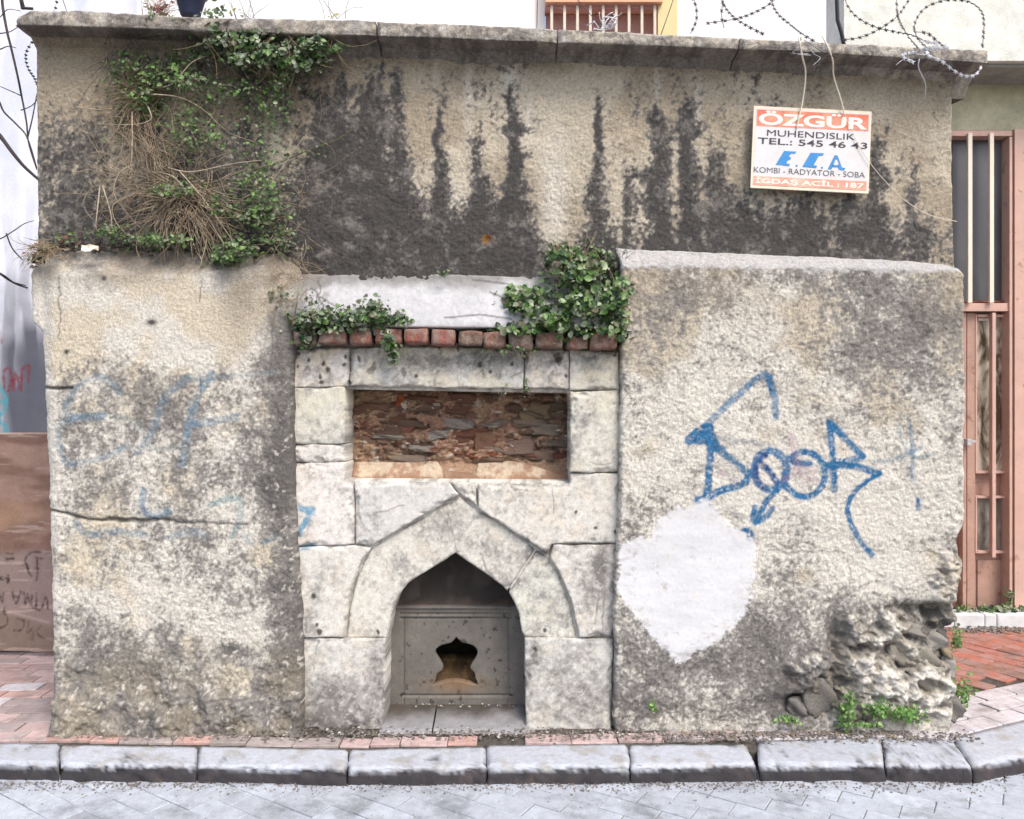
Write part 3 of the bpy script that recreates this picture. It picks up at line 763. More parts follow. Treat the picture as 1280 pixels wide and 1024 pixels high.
# stones -------------------------------------------------------------------------------
OUT_L = [(575,622),(550,636),(520,652),(490,670),(466,685),(455,702),(446,725),(438,757),(433,797)]
OUT_R = [(600,640),(630,660),(660,680),(684,697),(698,720),(710,750),(717,780),(720,797)]
stones = [
 ([(367,437),(436,436),(436,482),(366,485)], .05, 0),
 ([(438,436),(470,435),(560,434),(655,437),(653,485),(560,484),(438,482)], .05, 0),
 ([(657,437),(711,438),(711,486),(656,485)], .052, 0),
 ([(713,438),(773,440),(774,487),(713,487)], .046, 0),
 ([(365,486),(430,484),(431,554),(366,555)], .05, 0),
 ([(366,557),(431,556),(431,577),(366,578)], .052, 0),
 ([(366,580),(431,579),(432,601),(441,602),(442,680),(368,683)], .048, 0),
 ([(713,490),(774,489),(774,590),(713,590)], .042, 0),
 ([(443,603),(500,604),(560,603),(574,619),(550,633),(520,649),(490,667),(465,682),(444,680)], .05, 0),
 ([(563,603),(594,604),(596,632),(577,620)], .053, 0),
 ([(597,605),(700,606),(712,604),(713,592),(774,592),(773,679),(690,680),(684,693),(660,676),(630,656),(598,635)], .05, 0),
 ([(368,685),(440,682),(463,686),(452,702),(443,725),(435,757),(430,797),(373,797)], .05, 0),
 ([(692,682),(770,681),(768,760),(766,797),(724,797),(721,780),(714,750),(702,720),(688,697)], .05, 0),
 ([(373,799),(482,799),(482,820),(481,860),(480,916),(378,916)], .052, 0),
 ([(656,799),(766,799),(765,860),(764,914),(657,914),(657,860),(656,820)], .052, 0),
]
for k, (pl, y0, _) in enumerate(stones):
    g_ = .55; cx_ = sum(p[0] for p in pl) / len(pl); cy_ = sum(p[1] for p in pl) / len(pl)
    pl = [(a + g_ * (1 if a > cx_ else -1), b_ + g_ * (1 if b_ > cy_ else -1)) if k in (0, 1, 2, 3, 4, 5, 6, 7) else (a, b_) for a, b_ in pl]
    relief('stone', pl, y0, .25 if k != 13 and k != 14 else .3, ST, M['stone'], W, col_stone(k, random.Random(k).uniform(.92, 1.05)),
           (lambda kk: (lambda u, v, s: F(u, v, 40, 500 + kk, 4) * .0025 + F(u, v, 10, 540 + kk, 3) * .001 + .012 * ss(8, 0, s * 300 + 5 * F(u, v, 12, 560 + kk, 3)) ** 2 * ss(-.3, .6, F(u, v, 30, 580 + kk, 2))
                        + .01 * ss(880, 915, v) * F(u, v, 20, 590, 3)))(k), er=.0028, warp=.0022, seed=k)
# the arch band, a hand's breadth wide and set back from its surround
split_o, split_i = (668, 687), (634, 739)
bandL = OUT_L[::-1] + OUT_R[:3] + [split_o, split_i, (628,732), (605,716), (583,701)] + ARCH_L[:8] + [(484,797)]
bandL = [p for p in bandL if not (p == (484,820))]
bandR = [(670,689)] + OUT_R[3:] + [(656,797), (652,790), (648,765), (640,747), (636,741)]
for k, pl in enumerate((bandL, bandR)):
    relief('arch_stone', pl, .076, .24, ST * .8, M['stone'], W, col_stone(30 + k, .96, .02),
           lambda u, v, s: F(u, v, 40, 600, 4) * .003 + F(u, v, 12, 601, 3) * .0012, er=.004, warp=.0012, seed=60 + k)

# row of red bricks under the cement slope
def chunk(seed, lx, ly, lz, rnd=.35, amp=.08, cuts=4):
    r = random.Random(seed); bm = bmesh.new()
    bmesh.ops.create_cube(bm, size=2)
    bmesh.ops.subdivide_edges(bm, edges=bm.edges[:], cuts=cuts, use_grid_fill=True)
    V = np.array([v.co[:] for v in bm.verts])
    n = np.linalg.norm(V, axis=1, keepdims=True)
    p = 6.0
    ln = (np.abs(V) ** p).sum(1, keepdims=True) ** (1 / p)
    S_ = V / ln
    V = V * (1 - rnd) + S_ * rnd
    a, b_ = V[:, 0] + V[:, 2] * .7 + seed * 3.1, V[:, 1] - V[:, 2] * .6 + seed * 1.7
    V = V * (1 + amp * F(a, b_, .8, seed, 3)[:, None])
    V = V * np.array((lx, ly, lz)) / 2
    for v, c in zip(bm.verts, V): v.co = c
    for f in bm.faces: f.smooth = True
    me = bpy.data.meshes.new('chunk'); bm.to_mesh(me); bm.free(); return me
bv = [chunk(k, .108, .10, .062, .5, .05) for k in range(5)]
for m_ in bv: m_.materials.append(M['brick'])
bnd = [368,400,437,468,505,538,572,604,634,668,706,735,771]
for i in range(len(bnd) - 1):
    rq = random.Random(i * 7)
    c = P((bnd[i] + bnd[i + 1]) / 2, 423 + (i > 6) * 4 + rq.uniform(-1.5, 1.5), 0.022 + rq.uniform(-.008, .012))
    o = bpy.data.objects.new('brick', bv[i % 5]); C.objects.link(o); o.parent = W
    w = (bnd[i + 1] - bnd[i] - rq.uniform(1.5, 4)) / 300
    o.location = c; o.scale = (w / .108, 1, rq.uniform(.92, 1.14)); o.rotation_euler = (rq.uniform(-.08, .08), rq.uniform(-.05, .05), rq.uniform(-.1, .1))
    o.color = (rq.choice([(.27, .10, .075), (.29, .11, .085), (.24, .10, .08)]) if 2 < i < 6 else rq.choice([(.17, .10, .075), (.13, .09, .07), (.21, .10, .075)])) + (1,)
# bed of the brick recess and its rubble
def col_bed(u, v, s):
    c = mix(np.array((.38, .23, .16)), np.array((.22, .145, .105)), ss(-.4, .4, F(u, v, 26, 700, 4)))
    c = mix(c, (.42, .29, .19), .7 * ss(.1, .7, F(u, v * 1.6, 22, 701, 3)))
    c = mix(c, (.40, .28, .19), .8 * ss(470, 445, u + 10 * F(u, v, 12, 704, 2)) * ss(520, 560, v))
    c = mix(c, (.62, .56, .48), .8 * ss(.62, .85, F(u, v * 2, 12, 702, 3)))
    return mix(c, (.30, .20, .14), ss(574, 580, v + 3 * F(u, v, 16, 703, 3)) * (1 - ss(550, 556, u) * ss(600, 594, u)))
relief('rubble_bed', [(424,474),(718,478),(718,612),(424,610)], .245, .1, ST, M['plaster'], W, col_bed,
       lambda u, v, s: .030 * F(u, v * 2.6, 30, 710, 5, .8) * ss(584, 570, v) - .012 + .008 * F(u, v, 7, 711, 3) * ss(584, 570, v) - .05 * ss(572, 604, v) , er=.001)
rv = [chunk(20 + k, 1, 1, 1, .45, .36, 6) for k in range(10)]
for m_ in rv: m_.materials.append(M['rubble'])
cols = [(.32,.13,.09),(.38,.17,.12),(.28,.14,.10),(.38,.26,.19),(.42,.35,.29),(.25,.18,.14),(.36,.21,.15),(.42,.22,.15),(.5,.45,.39)]
def rub(px, py, w, h, colr, dep=.05, rz=0, Y=.248, name='rubble_brick'):
    o = bpy.data.objects.new(name, rv[rs.randrange(10)]); C.objects.link(o); o.parent = W
    k = (Y + CD) / FP
    o.location = P(px, py, Y); o.scale = (w * k, dep, h * k); o.rotation_euler = (rs.uniform(-.12, .12), rz + rs.uniform(-.07, .07), rs.uniform(-.12, .12)); o.color = (*colr, 1)
    return o
M['foot_stone'] = mat_surface('foot_rubble_stone', objcol=True, var=0.35, s1=45, s2=200, bump=1.0, dist=0.008, pits=0.4, stain=(0.45, 0.43, 0.39), stain_amt=0.6, stain_scale=20, spec=0.1)
row = 0; y_ = 493
while y_ < 577:
    h = rs.uniform(8, 12); x = 446 + rs.uniform(-8, 8)
    while x < 700:
        w = rs.uniform(20, 58)
        if rs.random() < .76 and not (y_ > 562 and x < 470):
            cc = rs.choice(cols[:8]) if y_ > 515 else rs.choice([cols[2], cols[5], cols[6], (.22, .14, .11)])
            if x > 640 and y_ < 560: cc = rs.choice([(.36,.29,.21),(.30,.24,.18),cols[4],cols[6]])
            rub(min(x + w / 2, 694), y_ + h / 2 + rs.uniform(-2, 2), w, h * rs.uniform(.75, 1.05), cc, rs.uniform(.035, .06), Y=.258 + rs.uniform(-.010, .008))
        x += w * rs.uniform(.92, 1.05)
    y_ += h + .3
rub(505, 500, 18, 14, (.55,.13,.05), .05); rub(612, 570, 26, 7, (.48,.12,.05), .06); rub(590, 571, 14, 6, (.4,.14,.07), .06)
rub(486, 546, 34, 5, (.60,.57,.52), .07, .06); rub(548, 543, 30, 11, (.55,.53,.50), .06); rub(572, 531, 34, 12, (.5,.47,.43), .05); rub(528, 561, 30, 7, (.6,.57,.52), .06)
rub(672, 515, 34, 22, (.42,.33,.2), .06); rub(684, 537, 34, 12, (.42,.37,.3), .06); rub(618, 532, 14, 5, (.65,.6,.52), .06, -.2); rub(606, 552, 24, 22, (.36,.2,.13), .05)
rub(690, 553, 34, 10, (.33,.29,.24), .05); rub(645, 560, 34, 16, (.36,.27,.23), .055); rub(676, 570, 36, 12, (.33,.25,.2), .05)
# mortar fillets at the foot of the recess
def col_fil(u, v, s):
    c = mix(np.array((.50, .41, .31)), np.array((.30, .18, .12)), ss(-.3, .6, F(u, v, 22, 720, 5, .7) + .7 * ss(592, 602, v) + .6 * ss(460, 440, u) + .6 * ss(670, 712, u)))
    c = mix(c, (.24, .15, .10), .85 * ss(550, 556, u) * ss(596, 592, u))
    return np.clip(c, .03, .8)
for pl in ([(440,578),(500,579),(545,577),(553,588),(556,601),(440,601)], [(592,604),(597,580),(640,577),(670,584),(711,596),(711,606)], [(556,601),(553,588),(572,590),(596,592),(592,604)]):
    relief('mortar_fillet', pl, .185, .12, ST, M['stone'], W, col_fil, lambda u, v, s: .03 * ss(600, 578, v) + .004 * F(u, v, 20, 721, 3), er=.004)

# arched niche: upper recess, marble panel with bottle-shaped hole, cavity behind it, sill
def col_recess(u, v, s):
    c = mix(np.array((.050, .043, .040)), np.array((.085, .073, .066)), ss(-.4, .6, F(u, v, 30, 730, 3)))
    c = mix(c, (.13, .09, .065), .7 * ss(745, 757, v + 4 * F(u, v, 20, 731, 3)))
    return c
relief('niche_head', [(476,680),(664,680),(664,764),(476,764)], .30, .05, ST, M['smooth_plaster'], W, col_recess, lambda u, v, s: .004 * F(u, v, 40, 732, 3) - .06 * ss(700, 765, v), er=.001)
HOLE = smooth_poly([(570,797),(564,804),(552,807),(545,812),(544,818),(549,827),(553,834),(552,839),(546,843),(544,852),(541,857),(556,853),(570,852),(584,854),(597,857),(594,848),(593,842),(589,838),(588,834),(593,826),(597,817),(594,810),(587,806),(577,804)], 2)
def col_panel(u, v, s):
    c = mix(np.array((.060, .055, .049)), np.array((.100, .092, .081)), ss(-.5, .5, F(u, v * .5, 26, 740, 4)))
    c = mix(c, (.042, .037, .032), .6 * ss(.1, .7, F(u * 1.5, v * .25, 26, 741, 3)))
    c = mix(c, (.032, .029, .026), .7 * np.clip(blob(u, v, 620, 820, 24, 26) + blob(u, v, 645, 800, 8, 80) + ss(872, 895, v), 0, 1))  # right strip: shade of the jamb painted in; also a darker blotch and foot
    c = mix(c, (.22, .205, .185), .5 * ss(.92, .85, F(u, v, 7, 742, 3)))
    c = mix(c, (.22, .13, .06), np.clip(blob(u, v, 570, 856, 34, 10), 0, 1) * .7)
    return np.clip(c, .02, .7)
def y_panel(u, v, s):
    y = .0015 * F(u, v, 26, 745, 4)
    fr = ((u < 503) | (u > 637) | (v < 772) | (v > 870))
    inner = np.minimum.reduce([u - 503, 637 - u, v - 773, 870 - v])
    y = y + .006 * ss(-1.5, 1.5, inner)                         # field set back from the border
    for a in (504.5, 635.5): y = y + .006 * ss(1.6, 0, np.abs(u - a)) * (v > 772)
    for b_ in (767.5, 773, 870): y = y + .009 * ss(2.2, 0, np.abs(v - b_)) * (u > 500) * (u < 640)
    y = y - .012 * ss(764, 758, v)
    return y
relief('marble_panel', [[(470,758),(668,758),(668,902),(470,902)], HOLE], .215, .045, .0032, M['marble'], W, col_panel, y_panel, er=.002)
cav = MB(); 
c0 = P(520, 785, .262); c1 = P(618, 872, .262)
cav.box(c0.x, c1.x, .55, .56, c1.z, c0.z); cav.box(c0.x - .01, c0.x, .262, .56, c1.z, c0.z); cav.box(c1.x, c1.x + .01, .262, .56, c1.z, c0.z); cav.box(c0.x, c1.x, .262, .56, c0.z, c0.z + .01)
M['cavity_dark'] = mat_surface('dark_plaster', color=(.03, .025, .02), var=.4, s1=30, s2=120)  # near-black plaster for the cavity walls
cav.build('cavity', M['cavity_dark'], W)
def col_earth(u, v, s): return mix(np.array((.24, .15, .075)), np.array((.12, .08, .045)), ss(-.4, .5, F(u, v, 12, 750, 4)))
relief('earth_fill', [(530,834),(612,834),(612,880),(530,880)], .285, .2, .003, M['plaster'], W, col_earth, lambda u, v, s: .12 * ss(855, 834, v) + .01 * F(u, v, 16, 751, 4), er=.002)
# sill of the niche (two slabs) sloping to the street
for (x0, x1, s_) in ((477, 541, 1), (543, 662, 2)):
    A = P(x0, 900, .22); B = P(x1, 900, .22); n_ = 26; m2 = 16
    zt = G(570, 897, 0).z
    xs = np.linspace((x0 - 640) * 3.36 / FP, (x1 - 640) * 3.36 / FP, n_); ys = np.linspace(-.012, .26, m2)
    X, Y = np.meshgrid(xs, ys); Zz = .004 + .03 * ss(.02, .26, Y) + .003 * F(X, Y, .08, 760 + s_, 4) - .012 * ss(.012, -.012, Y)
    Zz[0] -= .03
    V = np.stack([X, Y, Zz], -1).reshape(-1, 3); idx = np.arange(n_ * m2).reshape(m2, n_)
    q = np.stack([idx[:-1, :-1], idx[:-1, 1:], idx[1:, 1:], idx[1:, :-1]], -1).reshape(-1, 4)
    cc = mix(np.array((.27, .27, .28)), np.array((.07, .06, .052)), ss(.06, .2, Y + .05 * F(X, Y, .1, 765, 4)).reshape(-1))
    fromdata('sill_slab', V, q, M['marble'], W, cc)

# coping slabs -----------------------------------------------------------------------
CT = [(18,14),(40,12),(113,14),(200,18),(290,22),(420,24),(530,28),(640,32),(740,37),(850,43),(1000,51),(1100,56),(1237,63)]
CB = [(18,31),(113,33),(250,38),(400,43),(530,46),(640,51),(740,54),(850,58),(1000,64),(1100,70),(1237,79)]
cuts = [18, 282, 470, 697, 925, 1237]
YFc = -.057; kf = (YFc + CD) / FP
for i in range(5):
    a, b_ = cuts[i] + (0 if i == 0 else .8), cuts[i + 1] - (0 if i == 4 else .8)
    nu = int((b_ - a) / 1.5); uu = np.linspace(a, b_, nu)[:, None]
    X = (uu - 640) * kf
    zt = CH - (np.interp(uu, [p[0] for p in CT], [p[1] for p in CT]) - 512) * kf
    zb = CH - (np.interp(uu, [p[0] for p in CB], [p[1] for p in CB]) - 512) * kf
    prof = []   # (Y, kind, frac)
    for k in range(5): prof.append((.13 - k * .01, -1, .075 - .012 * k))
    for k in range(1, 6): prof.append((.09 - k * .007, -1, .03 - k * .006))
    for k in range(1, 10): prof.append((.055 - k / 9 * .107, 0, 0))
    for k in range(1, 12): 
        t = k / 12; prof.append((YFc + .006 * (abs(t - .5) * 2) ** 3, 1, t))
    for k in range(0, 12): prof.append((YFc + .012 + (k / 11) ** 1.5 * 1.05, 2, 0))
    py = np.array([p[0] for p in prof])[None] + 0 * uu; kd = np.array([p[1] for p in prof])[None]; fr = np.array([p[2] for p in prof])[None]
    Z = np.where(kd == -1, zb - fr, np.where(kd == 0, zb, np.where(kd == 1, zb + (zt - zb) * fr, zt)))
    Xg = X + 0 * py
    vv = Z * 300
    n = F(Xg * 300, vv + py * 120, 16, 800 + i, 4, .65); n1 = F(Xg * 300, vv * 2, 70, 820, 3)
    py = py + (n * .006 + n1 * .006) * ((kd == 1) + .4 * (kd == 0)); Z = Z + (n * .0035 + n1 * .004) * (kd >= 0)
    e = np.minimum(uu - a, b_ - uu)
    py = py + .014 * (kd == 1) * (1 - ss(0, 5, e)); 
    if i == 0: Xg = Xg + .05 * ss(.4, 1, fr) * (kd == 1) * (1 - ss(0, 20, e)) + .06 * (kd == 2) * (1 - ss(0, 20, e))
    V = np.stack([Xg, py, Z], -1).reshape(-1, 3); np_ = py.shape[1]
    idx = np.arange(nu * np_).reshape(nu, np_)
    q = np.stack([idx[:-1, :-1], idx[1:, :-1], idx[1:, 1:], idx[:-1, 1:]], -1).reshape(-1, 4)
    U_ = uu + 0 * py
    c = mix(np.array((.43, .39, .33)), np.array((.24, .22, .20)), ss(-.35, .4, n + .6 * F(U_, vv, 6, 830, 3)))
    c = mix(c, (.50, .48, .45), .5 * ss(.1, .7, F(U_, vv, 22, 831, 3)))
    c = mix(c, (.13, .11, .105), .85 * ((kd == 0) + 0.0 * py) * (.75 + .25 * n))  # underside of the coping: shade painted into the colour
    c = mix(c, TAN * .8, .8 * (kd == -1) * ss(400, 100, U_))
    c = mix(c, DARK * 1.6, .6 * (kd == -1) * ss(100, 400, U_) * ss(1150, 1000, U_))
    c = mix(c, (.10, .085, .075), .6 * (kd >= 0) * np.clip(blob(U_, vv, 320, vv.mean(), 60, 1e9) + blob(U_, vv, 180, vv.mean(), 40, 1e9), 0, 1) * ss(-.4, .4, F(U_, vv, 18, 833, 3)))
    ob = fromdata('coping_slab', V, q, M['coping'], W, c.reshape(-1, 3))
    bm = bmesh.new(); bm.from_mesh(ob.data); bm.verts.ensure_lookup_table()
    for r_ in (0, nu - 1):
        try:
            f_ = bm.faces.new([bm.verts[j] for j in idx[r_]]); 
        except Exception: pass
    bmesh.ops.recalc_face_normals(bm, faces=bm.faces); bm.to_mesh(ob.data); bm.free()

# loose stones showing where the plaster fell off at the right foot
st = [(1100,875,52,34,(.30,.27,.22)),(1135,815,60,30,(.40,.36,.29)),(1075,905-25,34,30,(.33,.30,.26)),(1018,868,38,46,(.24,.22,.20)),(1150,850,46,26,(.42,.38,.31)),(1172,880,24,30,(.36,.33,.29)),
      (1110,845,36,20,(.50,.47,.41)),(1160,800,30,22,(.52,.49,.44)),(1080,835,30,26,(.36,.33,.29)),(1178,832,20,30,(.60,.58,.54)),(1125,782,50,16,(.45,.42,.37)),(1045,885,26,22,(.22,.20,.18)),(992,882,26,26,(.26,.24,.22)),(1185,885,24,26,(.30,.28,.26)),(1178,815,14,16,(.55,.42,.25))]
fv = []
for me_ in rv[:6]:
    m2_ = me_.copy(); m2_.materials.clear(); m2_.materials.append(M['foot_stone']); fv.append(m2_)
for (px, py, w, h, cc) in st:
    o = rub(px, py, w * .85, h * .85, tuple(q * 1.0 for q in cc), .09, rs.uniform(-.3, .3), Y=.048, name='foot_stone')
    o.data = fv[rs.randrange(6)]
#PART2
# ================================================================== BUILDINGS AND THINGS BEHIND
M['white_wall'] = mat_surface('white_render', color=(.86, .86, .87), var=.03, s1=6, s2=60, bump=.2)
M['blue_wall'] = mat_surface('bluish_render', attr=True, var=.06, s1=6, s2=60, bump=.3, dist=.003)
M['cream_wall'] = mat_surface('cream_render', color=(.72, .73, .68), var=.08, s1=14, s2=90, bump=.6, dist=.006, stain=(.42, .43, .37), stain_amt=.35, stain_scale=9)
M['beam'] = mat_surface('greenish_render', color=(.50, .48, .34), var=.12, s1=14, s2=90, bump=.5, dist=.004, stain=(.30, .28, .2), stain_amt=.5, stain_scale=5)
M['soffit'] = mat_surface('grey_soffit', color=(.30, .30, .28), var=.15, s1=14, s2=90, bump=.4, stain=(.18, .17, .16), stain_amt=.4)
M['peach'] = mat_surface('peach_paint', color=(.78, .44, .30), var=.06, s1=8, s2=60, bump=.2)
M['pinkred'] = mat_surface('faded_red_shutter', color=(.60, .35, .32), var=.12, s1=8, s2=60, bump=.2)
M['yellow'] = mat_surface('pale_yellow_paint', color=(.80, .68, .38), var=.05, s1=8, s2=60, bump=.2)
M['bar_cream'] = mat_surface('cream_bar_paint', color=(.75, .66, .55), var=.06, s1=30, s2=200, bump=.1, rough=.5)
M['door_paint'] = mat_surface('salmon_door_paint', color=(.42, .265, .21), var=.12, s1=12, s2=150, bump=.25, dist=.001, rough=.5, stain=(.20, .09, .06), stain_amt=.75, stain_scale=16, lo=.58, hi=.66, wstain=((.34, .22, .17), 3, .45, .65, .6))
M['door_frame'] = mat_surface('pink_frame_paint', color=(.56, .36, .295), var=.09, s1=9, s2=150, bump=.2, dist=.001, rough=.5, stain=(.24, .12, .08), stain_amt=.7, stain_scale=14, lo=.62, hi=.68, wstain=((.48, .34, .29), 2.5, .45, .65, .6))
M['rust'] = mat_surface('rust_edge', color=(.20, .07, .045), var=.3, s1=30, s2=200)
M['threshold'] = mat_surface('white_marble_step', color=(.66, .68, .70), var=.08, s1=10, s2=100, bump=.3, stain=(.35, .37, .36), stain_amt=.35, stain_scale=8)
M['pipe'] = mat_surface('grey_pipe', color=(.45, .45, .46), var=.1, s1=10, s2=90, bump=0)
M['black_pipe'] = mat_surface('black_cable', color=(.02, .022, .03), var=.2, s1=10, s2=90, bump=0, rough=.5)
M['plywood'] = mat_surface('weathered_plywood', attr=True, var=.14, s1=14, s2=120, bump=.5, dist=.002, spec=.15)
M['scratch'] = mat_surface('dark_marker', color=(.05, .03, .03), var=.2, s1=100, s2=300, bump=0)

def mat_glass(name, dark, light, scale, thr=(.45, .6), rough=.25):
    m, nt, b, N, L = nodes(name)
    tc = N('ShaderNodeTexCoord').outputs['Object']
    mp = N('ShaderNodeMapping'); mp.inputs['Scale'].default_value = (1.0, 1.0, .32); L(tc, mp.inputs[0])
    n = noise(nt, mp.outputs[0], scale, 6, .62); n.inputs['Distortion'].default_value = .8
    mx = N('ShaderNodeMix'); mx.data_type = 'RGBA'
    L(mrange(nt, n.outputs['Fac'], thr[0], thr[1], 0, 1), mx.inputs[0]); mx.inputs[6].default_value = (*dark, 1); mx.inputs[7].default_value = (*light, 1)
    L(mx.outputs[2], b.inputs['Base Color']); b.inputs['Roughness'].default_value = rough
    return m
M['dusty_glass'] = mat_glass('dusty_wired_glass', (.055, .055, .062), (.115, .115, .125), 3, (.35, .7), .35)
M['papered_glass'] = mat_glass('paper_behind_glass', (.10, .07, .045), (.52, .46, .37), 9, (.42, .56), .22)
M['papered_glass2'] = mat_glass('dusty_paper_glass', (.12, .10, .08), (.30, .28, .25), 12, (.4, .65), .25)

# white building beyond, with a barred window high up
wb = thing('white_building', 'overexposed white building beyond the wall, with a barred peach window high up', 'building', (0, 6, 0))
YB = 6.0
m = MB(); 
wl_ = P(668, 20, YB).x; wr_ = P(846, 20, YB).x
zs = P(700, 120, YB).z; zt_ = P(700, -420, YB).z
m.box(-9, wl_, YB, YB + 1, -.29, 12); m.build('wall', M['white_wall'], wb)
m = MB(); m.box(wr_, 3.72, YB, YB + 1, -.29, 12); m.build('wall', M['white_wall'], wb)
m = MB(); m.box(wl_, wr_, YB, YB + 1, -.29, zs); m.build('wall', M['white_wall'], wb)
m = MB(); m.box(wl_, wr_, YB, YB + 1, zt_, 12); m.build('wall', M['white_wall'], wb)
win = MB(); a = P(683, 10, YB + .12); b2 = P(822, 10, YB + .12)
win.box(a.x, b2.x, YB + .18, YB + .24, zs, P(0, 9, YB).z); win = win.build('window', M['pinkred'], wb)
m = MB(); m.box(a.x - .02, b2.x + .02, YB - .10, YB + .24, P(0, 8, YB).z, zt_); m.build('lintel', M['peach'], wb)
m = MB(); m.box(P(682, 0, YB).x, P(822, 0, YB).x, YB - .02, YB + .06, P(0, 11, YB).z, P(0, 7.5, YB).z); m.build('rail', M['pinkred'], win)
m = MB(); m.box(P(822, 0, YB).x, wr_, YB - .03, YB + .24, zs, zt_); m.build('yellow_panel', M['yellow'], wb)
m = MB(); m.box(wl_, a.x - .02, YB + .1, YB + .24, zs, zt_); m.build('side_panel', M['white_wall'], wb)
for k in range(9):
    px = 689.5 + k * 16.1
    m = MB(); q = P(px, 0, YB - .03); m.box(q.x - .016, q.x + .016, YB - .05, YB - .02, zs, P(0, 9, YB).z, .004); m.build('window_bar', M['bar_cream'], win)
m = MB(); p = P(113, 0, YB - .1); m.tube([(p.x, YB - .1, -.29), (p.x, YB - .1, 12)], .03, 8); m.build('drainpipe', M['pipe'], wb)

# bluish building behind on the left, tagged
lb = thing('left_building', 'bluish white rendered building behind the left end of the wall, with red and turquoise scrawls', 'building', (-4, 2.4, 0))
YL = 2.4
def col_lb(u, v, s):
    c = mix(np.array((.74, .76, .84)), np.array((.60, .63, .73)), ss(-.4, .5, F(u * 1.5, v * .5, 60, 900, 4)))
    K = ss(330, 470, v + 30 * F(u, v, 50, 901, 3)) * (.35 + .65 * ss(-5, 38, u + 6 * F(v, u, 60, 902, 3))) + .35 * ss(-.1, .6, F(u * 3, v * .4, 40, 903, 3)) * ss(200, 400, v)  # stain and shade towards the lower corner, painted into the wall colour
    c = mix(c, (.055, .06, .085), np.clip(K, 0, 1) * .9)
    RD = (.20, .035, .05); TQ = (.06, .35, .42)
    c = strokes(c, u, v, [([(5,490),(5,465),(11,461),(14,475),(10,488)], 2.5, RD, .8), ([(15,470),(17,488),(19,466),(24,486)], 2.5, RD, .8), ([(26,488),(28,462),(36,458),(35,478)], 2.5, RD, .8), ([(12,476),(28,472)], 2.5, RD, .7),
                          ([(0,415),(2,430)], 3, RD, .5), ([(-3,480),(4,492),(8,505),(3,515),(-2,522)], 4, TQ, .8), ([(0,528),(8,535),(3,548),(-2,556)], 4, TQ, .8), ([(-2,505),(8,500)], 3, TQ, .8)], 9)
    return c
relief('wall', [(-70,-260),(130,-260),(130,640),(-70,640)], YL, .5, .009, M['blue_wall'], lb, col_lb, lambda u, v, s: .003 * F(u, v, 60, 905, 3), er=.001)
x_l = P(-70, 0, YL).x
m = MB(); m.box(x_l - 5, x_l, YL + .004, YL + .5, -.29, 6); o = m.build('wall', None, lb)
a_ = o.data.color_attributes.new('Col', 'FLOAT_COLOR', 'POINT')
for d_ in a_.data: d_.color = (.58, .61, .68, 1)
o.data.materials.append(M['blue_wall'])

# plywood hoarding on the left
YH = 1.0
hb = thing('plywood_hoarding', 'reddish brown plywood hoarding with scratched upside-down letters, left of the wall', 'hoarding', (-2.6, YH, 0))
def col_ply(u, v, s):
    c = mix(np.array((.30, .20, .165)), np.array((.20, .125, .10)), ss(-.4, .5, F(u * .6, v * 2, 40, 910, 4)))
    c = mix(c, (.40, .26, .17), .5 * np.clip(blob(u, v, 20, 640, 40, 14) + blob(u, v, -10, 655, 30, 8), 0, 1))
    c = mix(c, (.25, .19, .175), ss(682, 700, v + 4 * F(u, v, 30, 911, 3)))
    c = mix(c, (.19, .145, .115), ss(766, 778, v - u * .3 + 8) * .8)
    d, _, _ = seg_dist(u, v, [(-60, 742), (0, 762), (30, 770), (60, 778)]); c = mix(c, (.38, .30, .27), .5 * ss(3, .5, d))
    c = mix(c, (.42, .33, .29), .6 * ss(.5, .9, F(u * .4, v * 3, 22, 912, 3, .7)))
    d, _, _ = seg_dist(u, v, [(-60, 541.5), (90, 541.5)]); c = mix(c, (.45, .34, .30), .6 * ss(2, .5, d))
    INK = (.05, .035, .035)
    c = strokes(c, u, v, [([(50,690),(38,691),(32,700),(35,712),(39,720)], 1.6, INK, .8), ([(46,697),(47,712),(45,725)], 1.5, INK, .8), ([(45,697),(52,698)], 1.6, INK, .8), ([(44,710),(49,711)], 1.5, INK, .7),
                          ([(7,692),(16,693)], 1.6, INK, .8), ([(9,699),(16,698)], 3.4, INK, .9), ([(0,723),(10,724)], 3.6, INK, .95), ([(10,719),(10,728)], 2, INK, .9),
                          ([(15,741),(20,754),(26,739)], 1.6, INK, .85), ([(17,746),(24,747)], 1.4, INK, .8), ([(30,740),(32,756),(34,742),(38,758),(40,744)], 1.5, INK, .85), ([(45,742),(45,761)], 1.7, INK, .85), ([(41,760),(49,763)], 1.7, INK, .85),
                          ([(53,760),(57,747),(60,762)], 1.6, INK, .8), ([(0,745),(3,752),(4,742)], 1.5, INK, .8), ([(4,766),(9,772),(8,781),(0,785)], 1.8, INK, .85), ([(5,760),(5,767)], 1.6, INK, .8),
                          ([(22,773),(30,776),(28,786),(18,789)], 1.4, INK, .6), ([(36,778),(34,792),(42,784),(40,800)], 1.3, INK, .5), ([(52,782),(46,790),(54,798)], 1.3, INK, .5)], 12)
    return c
relief('panel', [(-60,541),(110,541),(110,814),(60,816),(20,814),(-60,813)], YH, .018, .005, M['plywood'], hb, col_ply, lambda u, v, s: .002 * F(u, v, 60, 914, 3), er=.002, warp=.001)
xh = P(-60, 0, YH).x
m = MB(); m.box(xh - 1.3, xh - .004, YH, YH + .018, .02, P(0, 541, YH).z); o = m.build('panel', None, hb)
a_ = o.data.color_attributes.new('Col', 'FLOAT_COLOR', 'POINT')
for d_ in a_.data: d_.color = (.28, .17, .13, 1)
o.data.materials.append(M['plywood'])
